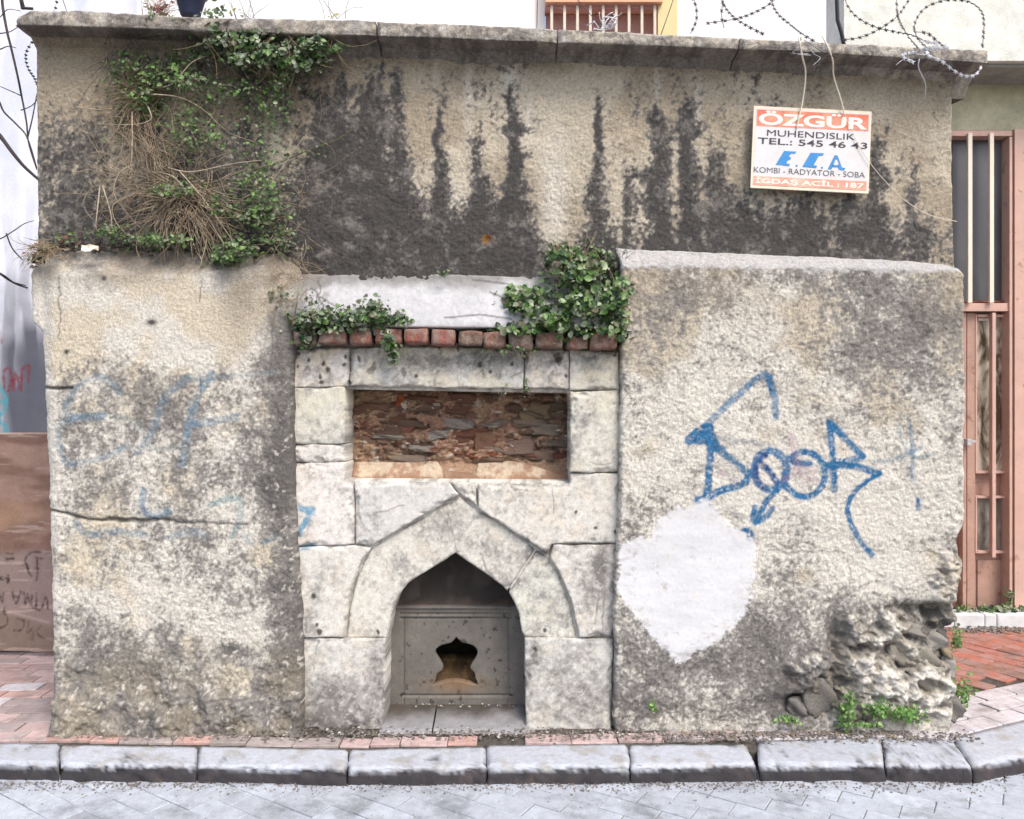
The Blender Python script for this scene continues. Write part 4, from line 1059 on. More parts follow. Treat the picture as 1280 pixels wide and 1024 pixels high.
for px in (-150, 75):
    m = MB(); q = P(px, 0, YH + .05); m.box(q.x - .03, q.x + .03, YH + .02, YH + .07, -.02, 1.2); m.build('batten', M['twig'], hb)

# building with the salmon door on the right -------------------------------------------------
YD = 1.75
db = thing('door_building', 'cream and greenish rendered building with a salmon metal door, right of the wall', 'building', (2.5, YD, 0))
def D(px, py, Y=YD): return P(px, py, Y)
zb_ = D(0, 162).z; 
m = MB(); m.box(D(1050, 0).x, 6.5, YD + .01, YD + .35, zb_, D(0, 92).z); m.build('beam', M['beam'], db)
m = MB(); yo = 1.46; xl = P(1055, 0, yo).x; m.box(xl, 6.5, yo, YD - .02, P(0, 76, yo).z, 9); m.build('upper_wall', M['cream_wall'], db)
m = MB(); m.box(xl + .02, 6.5, yo + .04, YD + .3, P(0, 76, yo).z - .02, P(0, 76, yo).z - .003); m.build('soffit', M['soffit'], db)
m = MB(); m.tube([(P(1049, 0, yo - .02).x, yo - .02, 4.9)] + [P(1046, 0, yo - .02), P(1047, 25, yo - .02), P(1052, 42, yo - .02), P(1062, 90, yo - .02)], .012, 6); m.build('cable', M['black_pipe'], db)
# wall to the right of the door and to its left behind the fountain
fx1 = D(1266, 0).x
m = MB(); m.box(fx1, 6.5, YD - .02, YD + .35, -.02, zb_ - .003); m.build('pink_wall', M['door_frame'], db)
dl = D(1130, 0).x
m = MB(); m.box(.9, dl, YD - .02, YD + .35, -.02, zb_ - .003); m.build('pink_wall', M['door_frame'], db)
door = MB(); door.box(dl, fx1, YD + .09, YD + .13, D(0, 764).z, zb_ - .003); door = door.build('door', M['door_paint'], db)
def dbox(name, mt, px0, px1, py0, py1, y0, y1, par=door, bev=.002):
    m = MB(); a = P(px0, py1, y0); b3 = P(px1, py0, y0); m.box(a.x, b3.x, y0, y1, a.z, b3.z, bev); return m.build(name, mt, par)
dbox('door_frame', M['door_frame'], 1130, 1265.5, 163, 170, YD - .01, YD + .088)
dbox('door_frame', M['door_frame'], 1262, 1265.6, 171, 764, YD - .012, YD + .088)
dbox('transom_rail', M['door_frame'], 1130, 1261.5, 379, 389, YD + .0, YD + .088)
for a, b3 in ((1134, 1187), (1190.5, 1259)):
    dbox('pane', M['dusty_glass'], a, b3, 173, 376, YD + .07, YD + .088, bev=0)
dbox('glazing_bead', M['rust'], 1259.3, 1261.2, 171, 377.5, YD + .045, YD + .085)
dbox('glazing_bead', M['rust'], 1190, 1259, 376.2, 378, YD + .045, YD + .085)
for px in (1140, 1165, 1213, 1240):
    dbox('window_bar', M['bar_cream'], px - 2.6, px + 2.6, 166, 378.5, YD - .03, YD - .012)
# leaf with two glazed openings
dbox('stile', M['door_paint'], 1209, 1219, 391, 763, YD + .045, YD + .088)
dbox('stile', M['door_paint'], 1203.5, 1208, 391, 763, YD + .03, YD + .088)
dbox('pane', M['papered_glass'], 1221.5, 1259, 397, 588, YD + .07, YD + .087, bev=0)
dbox('pane', M['papered_glass2'], 1221.5, 1259, 623, 688, YD + .07, YD + .087, bev=0)
for (a, b3, c_, d_) in ((1219.5, 1221.5, 393, 592), (1259, 1261, 393, 592), (1219.5, 1221.5, 620, 692), (1259, 1261, 620, 692)):
    dbox('glazing_bead', M['door_frame'], a, b3, c_, d_, YD + .04, YD + .0865)
for (c_, d_) in ((393, 396.5), (588.5, 592), (620, 623), (688.5, 692)):
    dbox('glazing_bead', M['door_frame'], 1221.8, 1258.8, c_, d_, YD + .041, YD + .0866)
dbox('window_bar', M['door_frame'], 1240.5, 1245, 391, 697, YD + .0, YD + .035)
dbox('note', M['bar_cream'], 1223, 1235, 397.5, 401, YD + .064, YD + .069)
dbox('lower_panel', M['door_paint'], 1222, 1258, 700, 758, YD + .078, YD + .088, bev=.004)
m = MB(); q = D(1211, 553); m.box(q.x - .004, q.x + .035, YD - .02, YD + .0, q.z + .0, q.z + .012, .003); m.box(q.x - .02, q.x + .008, YD - .02, YD + .044, q.z - .02, q.z + .022, .004); m.build('handle', M['pipe'], door)
# marble threshold in slabs
for a, b3 in ((1120, 1193), (1194, 1231), (1231.8, 1246), (1247, 1330), (1331, 1420)):
    aa = P(a, 778, YD - .17); bb = P(b3, 766, YD - .17)
    m = MB(); m.box(aa.x, bb.x, YD - .17, YD - .035, aa.z - .05, bb.z - .012, .008); m.build('threshold_slab', M['threshold'], db)

# ================================================================== SIGN
sgn = thing('hanging_sign', 'white metal sign with orange bands and blue letters hung by cords on the upper wall', 'sign', (0, 0, 0))
YS = .045; SW, SH = .4985, .350
sc = P(1013.5, 187.5, YS)
sgn.location = sc; sgn.rotation_euler = (math.radians(-1.5), math.radians(2.9), 0)
M['sign_white'] = mat_surface('sign_white', color=(.62, .62, .64), var=.05, s1=12, s2=120, bump=.1, dist=.0006, rough=.45, spec=.4, stain=(.62, .58, .55), stain_amt=.5, stain_scale=8)
M['sign_cream'] = mat_surface('sign_cream_edge', color=(.76, .66, .52), var=.06, s1=12, s2=120, bump=.1, rough=.5)
M['sign_red'] = mat_surface('faded_orange_red', color=(.66, .17, .10), var=.12, s1=14, s2=120, bump=.1, rough=.5, stain=(.80, .50, .36), stain_amt=.6, stain_scale=10)
M['sign_red2'] = mat_surface('faded_orange_band', color=(.74, .30, .21), var=.10, s1=14, s2=120, bump=.1, rough=.5, stain=(.84, .60, .5), stain_amt=.5, stain_scale=10)
M['print_black'] = mat_surface('faded_black_print', color=(.045, .045, .06), var=.2, s1=60, s2=300, bump=0, rough=.5)
M['print_grey'] = mat_surface('thin_grey_print', color=(.10, .10, .125), var=.2, s1=60, s2=300, bump=0, rough=.5)
M['print_blue'] = mat_surface('blue_print', color=(.04, .24, .56), var=.12, s1=30, s2=300, bump=0, rough=.5)
M['print_pale'] = mat_surface('pale_print', color=(.84, .80, .72), var=.05, s1=60, s2=300, bump=0, rough=.5)
def sx(f): return (f - .5) * SW
def sz(f): return (.5 - f) * SH
def slab(name, mt, x0, x1, z0, z1, y0, y1, bev=0):
    m = MB(); m.box(sx(x0), sx(x1), y0, y1, sz(z1), sz(z0), bev); return m.build(name, mt, sgn, off=False)
slab('board', M['sign_cream'], 0, 1, 0, 1, -.004, .004, .0012)
slab('face', M['sign_white'], .017, .985, .03, .965, -.0048, -.0041)
slab('band', M['sign_red'], .028, .975, .045, .245, -.0056, -.0049)
slab('band', M['sign_red2'], .022, .978, .855, .962, -.0056, -.0049)
def text(txt, x0, x1, z0, z1, mt, bold=0.0, y=-.0062):
    cu = bpy.data.curves.new('text', 'FONT'); cu.body = txt; cu.size = 1; cu.offset = bold; cu.resolution_u = 4
    o = bpy.data.objects.new('tmp', cu); C.objects.link(o)
    dg = bpy.context.evaluated_depsgraph_get()
    me = bpy.data.meshes.new_from_object(o.evaluated_get(dg)); bpy.data.objects.remove(o)
    n = len(me.vertices); co = np.empty(n * 3, np.float32); me.vertices.foreach_get('co', co); co = co.reshape(-1, 3)
    mn, mx_ = co.min(0), co.max(0)
    out = np.zeros_like(co)
    out[:, 0] = sx(x0) + (co[:, 0] - mn[0]) / (mx_[0] - mn[0]) * (sx(x1) - sx(x0))
    out[:, 2] = sz(z1) + (co[:, 1] - mn[1]) / (mx_[1] - mn[1]) * (sz(z0) - sz(z1))
    out[:, 1] = y
    me.vertices.foreach_set('co', out.ravel()); me.update(); me.materials.clear(); me.materials.append(mt)
    me.name = 'lettering'
    o = bpy.data.objects.new('lettering', me); C.objects.link(o); o.parent = sgn; return o
text('\u00d6ZG\u00dcR', .045, .965, .055, .228, M['print_pale'], .03)
text('MUHENDISLIK', .12, .865, .285, .36, M['print_black'], 0)
text('TEL.: 545 46 43', .045, .972, .385, .462, M['print_black'], .008)
text('KOMBI - RADYATOR - SOBA', .022, .962, .745, .812, M['print_grey'], -.004)
text('\u0130GDA\u015e AC\u0130L : 187', .04, .955, .862, .955, M['print_pale'], .02)
def logo(polys):
    m = MB()
    for pl in polys: m.prism([(sx(a), -.0062, sz(b_)) for a, b_ in pl], (0, .0006, 0))
    return m.build('logo_letter', M['print_blue'], sgn, off=False)
logo([[(.205,.705),(.27,.535),(.375,.535),(.365,.56),(.325,.565),(.315,.605),(.335,.61),(.325,.64),(.305,.645),(.295,.685),(.325,.69),(.318,.715)]])
logo([[(.43,.715),(.495,.54),(.61,.54),(.60,.565),(.565,.575),(.525,.69),(.555,.695),(.548,.722)]])
logo([[(.645,.73),(.70,.555),(.712,.555),(.722,.60),(.705,.61),(.70,.645),(.692,.675),(.677,.73)], [(.712,.555),(.725,.56),(.765,.70),(.795,.705),(.785,.735),(.745,.73),(.728,.69),(.738,.65),(.722,.60)], [(.685,.675),(.735,.675),(.735,.70),(.68,.70)]])
logo([[(.375,.695),(.39,.695),(.39,.715),(.375,.715)]]); logo([[(.59,.705),(.605,.705),(.605,.725),(.59,.725)]])
def cord(pts, r, r1=None):
    m = MB(); loc = [Matrix.LocRotScale(sgn.location, sgn.rotation_euler, None).inverted() @ p for p in pts]
    m.tube(loc, r, 7, r1); return m.build('cord', M['rope'], sgn, off=False)
def sp(pts, k=4): 
    q = smooth_poly([tuple(p) for p in pts], k); return [Vector(p) for p in q]
cord(sp([P(1001,50,.15), P(1000,46,-.02), P(999,50,-.075), P(1003,72,-.05), P(1007,92,.0), P(1003,128,.03), P(998,150,.034), P(996,161,.036)]), .0042, .0030)
cord(sp([P(1028,45,.2), P(1029,47,-.02), P(1033,55,-.075), P(1041,76,-.05), P(1042,95,.0), P(1052,128,.03), P(1056,145,.033)]), .0042, .0028)
cord(sp([P(1056,145,.033), P(1066,165,.033), P(1072,180,.034), P(1090,207,.03), P(1108,228,.045), P(1128,248,.06), P(1160,268,.06), P(1196,277,.06)]), .0012, .0016)

# ================================================================== RAZOR WIRE
rw = thing('razor_wire', 'tangled rusty razor wire coils along the top right of the wall', 'razor wire', P(1050, 40, .3))
M['barb'] = M['wire']
def razor(pts, mt=None, r=.0016, barb=True, step=.026):
    pp = sp(pts, 6); m = MB(); m.tube(pp, r, 5)
    if barb:
        acc = 0
        for i in range(1, len(pp)):
            acc += (pp[i] - pp[i - 1]).length
            if acc > step:
                acc = 0; p = pp[i]; t = (pp[i] - pp[i - 1]).normalized(); n_ = t.cross(Vector((0, 1, .2))).normalized()
                a = .0085; b_ = .0125
                m.prism([p - t * a - n_ * b_ * .6, p - t * a * .2 - n_ * b_ * .3, p + t * a - n_ * b_ * .6, p + t * a * .4, p + t * a + n_ * b_ * .6, p + n_ * b_ * .3, p - t * a + n_ * b_ * .6, p - t * a * .4], (0, .003, 0))
    return m.build('coil', mt or M['wire'], rw)
razor([P(1163,64,.0), P(1146,46,.1), P(1144,28,.2), P(1158,9,.25), P(1185,0,.25), P(1210,2,.2), P(1226,13,.1), P(1230,30,.05), P(1228,60,.0)])
razor([P(1048,-30,.4), P(1058,4,.35), P(1072,22,.3), P(1095,34,.25), P(1120,40,.2), P(1140,44,.1), P(1158,52,.0), P(1172,54,-.03)])
razor([P(898,-30,.3), P(903,-2,.3), P(907,10,.3), P(918,22,.25), P(935,33,.2), P(955,43,.2)])
razor([P(963,-20,.3), P(965,3,.3), P(973,18,.25), P(987,30,.2), P(1002,42,.05), P(1022,55,.0), P(1036,71,-.06)])
razor([P(856,-20,.3), P(868,2,.3), P(871,18,.3), P(869,30,.3), P(863,42,.3)])
razor([P(985,-16,.4), P(962,5,.4), P(940,17,.4), P(918,24,.4), P(885,29,.4)])
razor([P(1160,-30,.4), P(1135,2,.35), P(1122,20,.3), P(1100,36,.3), P(1075,47,.3), P(1050,50,.3)])
razor([P(1122,-30,.3), P(1121,5,.3), P(1124,25,.2), P(1135,45,.1), P(1146,58,.0), P(1150,64,-.05)])
razor([P(1145,40,.2), P(1160,42,.2), P(1172,52,.2), P(1182,60,.15)])
razor([P(905,35,.3), P(902,18,.3), P(905,-10,.3)], barb=True)
razor([P(1150,66,-.06), P(1176,76,-.08), P(1192,88,-.07), P(1206,95,-.06), P(1220,93,-.05), P(1228,80,-.04), P(1231,66,.0)], M['wire_silver'])
razor([P(1190,95,.1), P(1200,106,.1), P(1212,106,.1), P(1218,96,.1)], r=.001)
for k in range(14):
    r_ = random.Random(900 + k); cx_, cy_ = (1157, 62) if k < 9 else (1010, 62)
    p0 = P(cx_ + r_.uniform(-12, 12), cy_ + r_.uniform(-9, 9), -.08 + r_.uniform(0, .05)); pts = [p0]
    for q in range(3): pts.append(pts[-1] + Vector((r_.uniform(-.05, .05), r_.uniform(-.02, .01), r_.uniform(-.035, .03))))
    razor(pts, M['wire_silver'], .0013 if k < 9 else .001, barb=k < 5, step=.015)
razor([P(1149,74,-.07), P(1148,84,-.06), P(1153,96,-.03), P(1157,106,.0), P(1156,124,.04)], M['wire_silver'], .0026, False)
for pts in ([P(1000,62,-.07), P(994,70,-.07), P(996,84,-.06)], [P(1016,70,-.07), P(1022,80,-.05), P(1018,92,-.03)], [P(1005,50,-.05), P(1030,66,-.08), P(1046,72,-.07)]):
    razor(pts, r=.0012, barb=False)
# silver scrap on the coping in the middle
sw = thing('wire_scrap', 'silvery scrap of tangled barbed wire on the coping before the barred window', 'wire scrap', P(758, 36, .1))
for k in range(12):
    r_ = random.Random(950 + k); p0 = P(758 + r_.uniform(-12, 14), 36, r_.uniform(-.03, .1)); pts = [p0]
    for q in range(3): pts.append(pts[-1] + Vector((r_.uniform(-.035, .03), r_.uniform(-.02, .02), r_.uniform(-.008, .035))))
    m = MB(); m.tube(sp(pts, 4), .0022, 5); m.build('wire', M['wire_silver'], sw)
m = MB(); m.tube(sp([P(722,0,.3), P(738,18,.2), P(752,34,.1)]), .002, 5); m.build('wire', M['wire'], sw)
uc = thing('overhead_cable', 'thin dark cable hanging diagonally before the yellow window reveal', 'cable', P(840, 20, .5))
m = MB(); m.tube([P(848,-20,.5), P(838,10,.5), P(826,44,.5)], .002, 5); m.build('cable', M['black_pipe'], uc)
m = MB(); m.tube([P(672,-20,.5), P(671,40,.5)], .002, 5); m.build('cable', M['black_pipe'], uc)

# ================================================================== PLANTS
def leaf_cloud(name, parent, pts, size, cols_, seed, mat=None):
    """pts: list of (Vector, weight); each leaf is a small folded blade of 6 triangles"""
    r = random.Random(seed); V = []; Fc = []; Cc = []
    for p in pts:
        s_ = size * r.choice((.45, .6, .8, 1.0, 1.1, 1.35)) * r.uniform(.85, 1.15)
        n = Vector((r.uniform(-.7, .7), -1 + r.uniform(-.3, .6), r.uniform(-.1, 1.1))).normalized()
        t = n.cross(Vector((r.uniform(-1, 1), r.uniform(-1, 1), r.uniform(-1, 1)))).normalized(); b_ = n.cross(t)
        i0 = len(V); f = -n * s_ * .22
        shape = [(0, -.55, 0), (.42, -.25, 1), (.46, .12, 1), (0, .65, .3), (-.46, .12, 1), (-.42, -.25, 1), (0, 0, -.3)]
        for a, c_, h in shape: V.append(p + t * (a * s_) + b_ * (c_ * s_) + f * h * -1)
        Fc += [(i0 + 6, i0 + k, i0 + (k + 1) % 6) for k in range(6)]
        base = r.choice(cols_); tt = r.uniform(.75, 1.75)
        Cc += [[base[0] * tt, base[1] * tt, base[2] * tt]] * 7
    o = fromdata(name, [tuple(v) for v in V], Fc, mat or M['leaf'], parent, np.clip(np.array(Cc), 0, .6), True)
    o['kind'] = 'stuff'; return o
GREENS = [(.055,.12,.028), (.075,.155,.035), (.10,.18,.055), (.03,.07,.025), (.14,.21,.08), (.19,.25,.15), (.025,.05,.02), (.24,.28,.19), (.10,.09,.05)]
MUTED = [(.05,.085,.04), (.08,.11,.055), (.10,.12,.08), (.14,.17,.12), (.20,.23,.18)]
def scatter(blobs, n, seed, y0, ydep):
    """blobs: (px, py, rx, ry, weight, bulge)"""
    r = random.Random(seed); out = []
    wsum = [b_[4] for b_ in blobs]
    for _ in range(n):
        b_ = r.choices(blobs, wsum)[0]
        while True:
            a, c_ = r.gauss(0, .5), r.gauss(0, .5)
            if a * a + c_ * c_ < 2.6: break
        dep = ydep * b_[5] * (1 - min(1, a * a + c_ * c_) * .8)
        out.append(P(b_[0] + a * b_[2], b_[1] + c_ * b_[3], y0 - r.uniform(0, 1) * dep - .004))
    return out
def stems(name, parent, lst, mat, r0=.0016, r1=.0007, stuff=True):
    m = MB()
    for pts in lst: m.tube(pts, r0 * random.uniform(.7, 1.3), 4, r1, cap=False)
    o = m.build(name, mat, parent)
    if stuff: o['kind'] = 'stuff'
    return o
def droop(r, p0, L, ang, curl, n=8, out=.05, sag=.0):
    """a stem starting at p0, in the plane of the wall, bending downwards"""
    pts = [p0]; a = ang; p = p0.copy(); y = 0
    for i in range(n):
        a += curl + r.uniform(-.18, .18)
        st_ = L / n
        p = p + Vector((math.cos(a) * st_, -out / n * (1 if i < n * .6 else -.6) + r.uniform(-.004, .004), math.sin(a) * st_ - sag * i / n))
        pts.append(p.copy())
    return pts

# ivy at the right end of the cement slope
t = thing('ivy_bush', 'dense green leafy climber at the right end of the white cement slope', 'plant', P(735, 400, 0))
bl = [(722,340,34,26,3,1), (735,380,50,30,5,1.2), (690,400,34,22,3,1), (770,385,22,34,3,1), (700,318,14,14,1,.8), (742,330,24,20,1.2,.8), (655,368,26,10,1,.7), (640,380,14,6,.4,.5), (720,414,55,18,3,1), (780,365,14,30,1.6,1), (650,412,44,14,2.2,.9), (770,412,28,20,1.6,1), (655,385,34,16,1.4,.8)]
leaf_cloud('foliage', t, scatter(bl, 2300, 1, .05, .15), .024, GREENS, 1)
r_ = random.Random(5); L_ = []
for k in range(40): L_.append(droop(r_, P(r_.uniform(690, 775), r_.uniform(330, 415), .03), r_.uniform(.08, .2), r_.uniform(.6, 2.6), r_.uniform(-.1, .1), 6, .09))
stems('stem', t, L_, M['twig'])
t = thing('dry_creeper', 'grey dry twiggy creeper beside the green bush, by the ledge corner', 'plant', P(765, 330, 0))
leaf_cloud('foliage', t, scatter([(760,325,22,26,2,.6), (768,350,12,20,1,.6)], 130, 6, .06, .06), .013, MUTED, 6)
r_ = random.Random(8); stems('stem', t, [droop(r_, P(r_.uniform(745, 775), r_.uniform(325, 365), .05), r_.uniform(.05, .13), r_.uniform(.3, 2.8), r_.uniform(-.3, .3), 6, .05) for k in range(60)], M['twig_dark'], .0011, .0005)
# ivy along the left of the brick row
t = thing('small_leaf_ivy', 'low ivy spilling over the left part of the red brick row', 'plant', P(430, 405, 0))
bl = [(400,398,34,12,3,1), (440,398,34,14,3,1), (475,398,24,10,1.6,.8), (380,405,14,12,1,.8), (485,425,10,16,1.2,.8), (492,442,8,14,.7,.5), (383,425,12,12,1,.5), (466,384,20,10,1,.6), (500,402,16,8,.6,.6), (420,412,50,8,1.4,.7)]
leaf_cloud('foliage', t, scatter(bl, 1250, 11, .0, .08), .018, GREENS + MUTED[2:], 11)
r_ = random.Random(12); stems('stem', t, [droop(r_, P(r_.uniform(372, 490), r_.uniform(398, 412), -.03), r_.uniform(.04, .1), r_.uniform(.2, 2.9), r_.uniform(-.3, .1), 5, .03) for k in range(36)], M['twig_dark'], .0012)
# sprigs hanging from the brick row
for (px, py, n, h, lab) in ((657,486,16,12,'little green sprig hanging over the top right of the brick recess'), (628,490,7,6,'tiny pale sprig hanging inside the top of the brick recess, left of a greener one'),
                            (640,436,60,8,'sparse creeper hanging under the brick row, right of its middle'), (553,340,12,6,'tiny green sprig at the top edge of the white cement slope')):
    t = thing('sprig', lab, 'plant', P(px, py, .03)); 
    leaf_cloud('foliage', t, scatter([(px, py, 7 if n < 50 else 34, h, 1, 1)], n, px, .0 if py < 480 and py > 400 else .04, .03), .013, GREENS + MUTED[3:], px)
    r_ = random.Random(px); stems('stem', t, [droop(r_, P(px + r_.uniform(-3, 3), py - h, .02), .05, -1.5 + r_.uniform(-.3, .3), 0, 5, .01) for k in range(4)], M['twig_dark'], .0009)
# climber hanging from the coping
t = thing('hanging_ivy', 'bright green ivy hanging from the coping near the flower pot', 'plant', P(330, 60, 0))
bl = [(340,66,60,20,5,1), (300,50,50,16,2,1), (390,54,22,14,2.6,1), (300,72,30,16,2,1), (370,80,26,14,1.6,.8), (420,62,12,8,.6,.5), (280,48,30,10,1.6,1), (330,40,30,10,1,.8), (398,72,10,10,.8,.6), (265,35,16,10,1,1), (355,100,16,16,.5,.5)]
leaf_cloud('foliage', t, scatter(bl, 1150, 21, .0, .11), .020, GREENS + MUTED[2:], 21)
r_ = random.Random(22); stems('stem', t, [droop(r_, P(r_.uniform(255, 420), r_.uniform(30, 60), -.04), r_.uniform(.06, .22), r_.uniform(-2.8, -.3), r_.uniform(-.2, .2), 7, .0) for k in range(50)], M['twig'], .0014)
# leafy tuft under the coping on the left
t = thing('leafy_tuft', 'green leafy tuft with dry stems growing from the upper wall, left side', 'plant', P(185, 100, .05))
bl = [(190,92,44,22,6,1), (240,70,40,20,2,.8), (178,118,26,24,3,1), (158,80,24,18,1.4,.8), (215,84,18,10,1.4,.8), (185,140,18,20,1,.6), (150,110,20,30,.8,.5), (170,70,20,10,.6,.6)]
leaf_cloud('foliage', t, scatter(bl, 1000, 31, .08, .12), .0155, [(.06,.14,.03), (.09,.19,.04), (.05,.09,.03), (.15,.24,.07), (.10,.11,.06)], 31)
r_ = random.Random(32); L_ = [droop(r_, P(180 + r_.gauss(0, 10), 118 + r_.gauss(0, 10), .06), r_.uniform(.08, .28), r_.uniform(2.6, 4.9), r_.uniform(-.12, .2), 8, .06) for k in range(70)]
L_ += [droop(r_, P(180 + r_.gauss(0, 14), 120, .06), r_.uniform(.08, .2), r_.uniform(.5, 2.6), r_.uniform(-.15, .1), 7, .05) for k in range(35)]
stems('stem', t, L_, M['twig'], .0017)
# big clump of dry grass and shoots
t = thing('dry_shrub', 'big mass of dry tan stems sagging over the left shoulder of the wall', 'plant', P(235, 250, .05))
r_ = random.Random(41); L_ = []
for k in range(240):
    c_ = P(238 + r_.gauss(0, 16), 245 + r_.gauss(0, 12), .05)
    L_.append(droop(r_, c_, r_.uniform(.10, .32), r_.uniform(-3.1, -.1), r_.uniform(-.12, .12), 8, .12))
for k in range(70):
    c_ = P(200 + r_.gauss(0, 30), 235 + r_.gauss(0, 18), .05)
    L_.append(droop(r_, c_, r_.uniform(.12, .36), r_.uniform(.6, 3.4), r_.uniform(-.05, .3), 9, .10))
for k in range(26):
    c_ = P(r_.uniform(160, 190), r_.uniform(130, 150), .05)
    L_.append(droop(r_, c_, r_.uniform(.25, .42), -1.5 + r_.uniform(-.4, .5), r_.uniform(-.12, .1), 9, .08))
stems('stem', t, L_, mat_surface('tan_stem', color=(.27, .215, .155), var=.45, s1=20, s2=200, bump=0), .0021, .0009)
bold = []; L2 = []
for pl in ([(180,128),(186,136),(188,150),(165,156),(120,155)], [(165,140),(165,180),(163,205),(150,222),(120,226)], [(95,134),(120,137),(140,136)], [(185,120),(188,118),(225,122),(255,138),(285,165),(320,178)],
           [(170,205),(150,215),(142,240),(155,262),(175,285)], [(180,240),(150,250),(140,262),(150,285),(180,310)], [(190,215),(215,220),(235,240)], [(240,245),(255,265),(280,305)], [(225,215),(255,250),(290,300)],
           [(125,230),(122,260),(120,285),(128,290)], [(128,232),(138,265),(140,285)], [(245,315),(252,325),(248,336)], [(255,270),(258,300),(252,325)], [(300,250),(340,225),(380,170)], [(210,210),(240,215),(290,205),(330,200)],
           [(195,110),(215,105),(240,78),(260,70)]):
    bold.append(sp([P(a, b_, .02 - .04 * math.sin(i)) for i, (a, b_) in enumerate(pl)], 5))
for k in range(260):
    a, b_ = r_.uniform(110, 400), r_.uniform(50, 300)
    bold_ = droop(r_, P(a, b_, .07), r_.uniform(.06, .26), r_.uniform(-3, 3), r_.uniform(-.25, .25), 7, .05)
    L2.append(bold_)
stems('fine_twig', t, L2, M['twig'], .0011, .0006)
L3 = [droop(r_, P(r_.uniform(130, 430), r_.uniform(40, 75), .0), r_.uniform(.08, .34), -1.57 + r_.gauss(0, .5), r_.uniform(-.15, .15), 8, .02) for k in range(120)]
stems('dark_twig', t, L3, M['twig_dark'], .0012, .0006)
stems('long_stem', t, bold, mat_surface('pale_stem', color=(.42, .35, .26), var=.3, s1=20, s2=200, bump=0), .0030, .0014)
bl = [(230,100,40,16,2,1), (300,110,40,16,1.6,.8), (345,130,20,40,1.6,.6), (330,250,30,40,2.5,.8), (235,160,30,30,1.4,.7), (210,300,50,10,2,1), (215,238,34,14,1.6,1), (270,255,30,18,1.4,1), (320,270,36,24,2.4,.8), (310,225,26,14,.8,.6), (245,180,26,10,.7,.5), (265,172,14,8,.5,.5), (295,310,34,14,3,1), (280,322,20,10,2,1), (330,250,16,40,.8,.5), (140,290,26,10,.8,.6), (395,60,8,8,.1,.4), (350,300,20,20,.8,.4), (250,120,60,40,1.6,.5), (310,150,40,50,1,.4), (200,300,60,12,1.5,.7), (330,200,40,40,1,.4)]
leaf_cloud('dead_leaves', t, scatter([(240,90,90,50,2,.6), (330,130,60,60,1.4,.5), (220,190,60,60,2,.6), (310,250,60,50,2,.6), (150,160,30,60,.8,.4), (360,90,50,26,1,.5), (250,300,100,16,1.4,.6)], 1500, 48, .06, .07), .011, [(.09,.09,.06), (.14,.12,.08), (.06,.075,.04), (.20,.18,.13), (.08,.12,.04)], 48)
leaf_cloud('foliage', t, scatter(bl, 2300, 43, .03, .12), .0155, [(.06,.12,.03), (.09,.17,.04), (.05,.08,.03), (.17,.22,.12), (.11,.11,.07), (.12,.20,.06)], 43)
t = thing('thin_creeper', 'long thin green stalk climbing diagonally over the dark stain', 'plant', P(380, 190, .05))
m = MB(); m.tube(sp([P(318,212,.075), P(350,203,.07), P(385,188,.07), P(418,176,.07), (P(440,162,.075))], 6), .0035, 5, .002); m.build('stem', mat_surface('green_stem', color=(.12, .12, .06), var=.3), t)
leaf_cloud('foliage', t, scatter([(375,192,30,5,1,.3), (405,180,20,4,1,.3)], 26, 44, .07, .03), .012, GREENS, 44)
t = thing('withered_twigs', 'grey twigs and dead creeper at the inner corner left of the white slope', 'plant', P(365, 330, .02))
r_ = random.Random(46); stems('stem', t, [droop(r_, P(r_.uniform(335, 385), r_.uniform(290, 385), .0), r_.uniform(.05, .16), r_.uniform(-2.6, 0.4), r_.uniform(-.3, .3), 6, .04) for k in range(80)], M['twig'], .0012, .0006)
leaf_cloud('foliage', t, scatter([(360,300,20,16,1,.5), (352,370,14,12,.8,.4), (390,375,12,8,.8,.4)], 90, 47, .0, .04), .011, MUTED, 47)
# clump at the far left shoulder
t = thing('ledge_clump', 'small dry clump with red-brown leaves on the left end of the ledge', 'plant', P(58, 315, .0))
r_ = random.Random(51); stems('stem', t, [droop(r_, P(56 + r_.gauss(0, 9), 312 + r_.gauss(0, 5), -.01), r_.uniform(.04, .12), r_.uniform(-3.3, .1), r_.uniform(-.2, .2), 6, .05) for k in range(80)], M['twig'], .0016)
leaf_cloud('foliage', t, scatter([(55,312,20,9,2,1), (85,298,22,10,1,1), (45,325,10,8,1,.8)], 180, 52, .03, .06), .013, [(.07,.12,.03), (.20,.07,.05), (.13,.15,.07), (.05,.08,.03)], 52)
# grit and soil on the left shoulder
t = thing('soil_strip', 'dark soil and leaf litter lying along the left shoulder ledge', 'soil', P(200, 308, .05))
r_ = random.Random(55); m = MB()
for k in range(420):
    p = P(r_.uniform(60, 370), 308 + r_.gauss(0, 4), r_.uniform(.03, .075)); s_ = r_.uniform(.002, .007)
    m.box(p.x - s_, p.x + s_, p.y - s_, p.y + s_, p.z - s_ * .5, p.z + s_ * .6)
o = m.build('soil', M['dirt'], t); o['kind'] = 'stuff'
t = thing('paper_scrap', 'crumpled white paper scrap caught on the left ledge', 'litter', P(112, 311, .0))
m = MB(); r_ = random.Random(56)
vs = [[P(101 + i * 5.5 + r_.uniform(-1, 1), 306 + j * 4 + r_.uniform(-2, 2), -.02 + r_.uniform(-.015, .015)) for i in range(5)] for j in range(3)]
for j in range(2):
    for i in range(4): m.poly([vs[j][i], vs[j][i + 1], vs[j + 1][i + 1], vs[j + 1][i]])
bmesh.ops.remove_doubles(m.bm, verts=m.bm.verts, dist=.0005)
m.build('paper', M['bar_cream'], t)

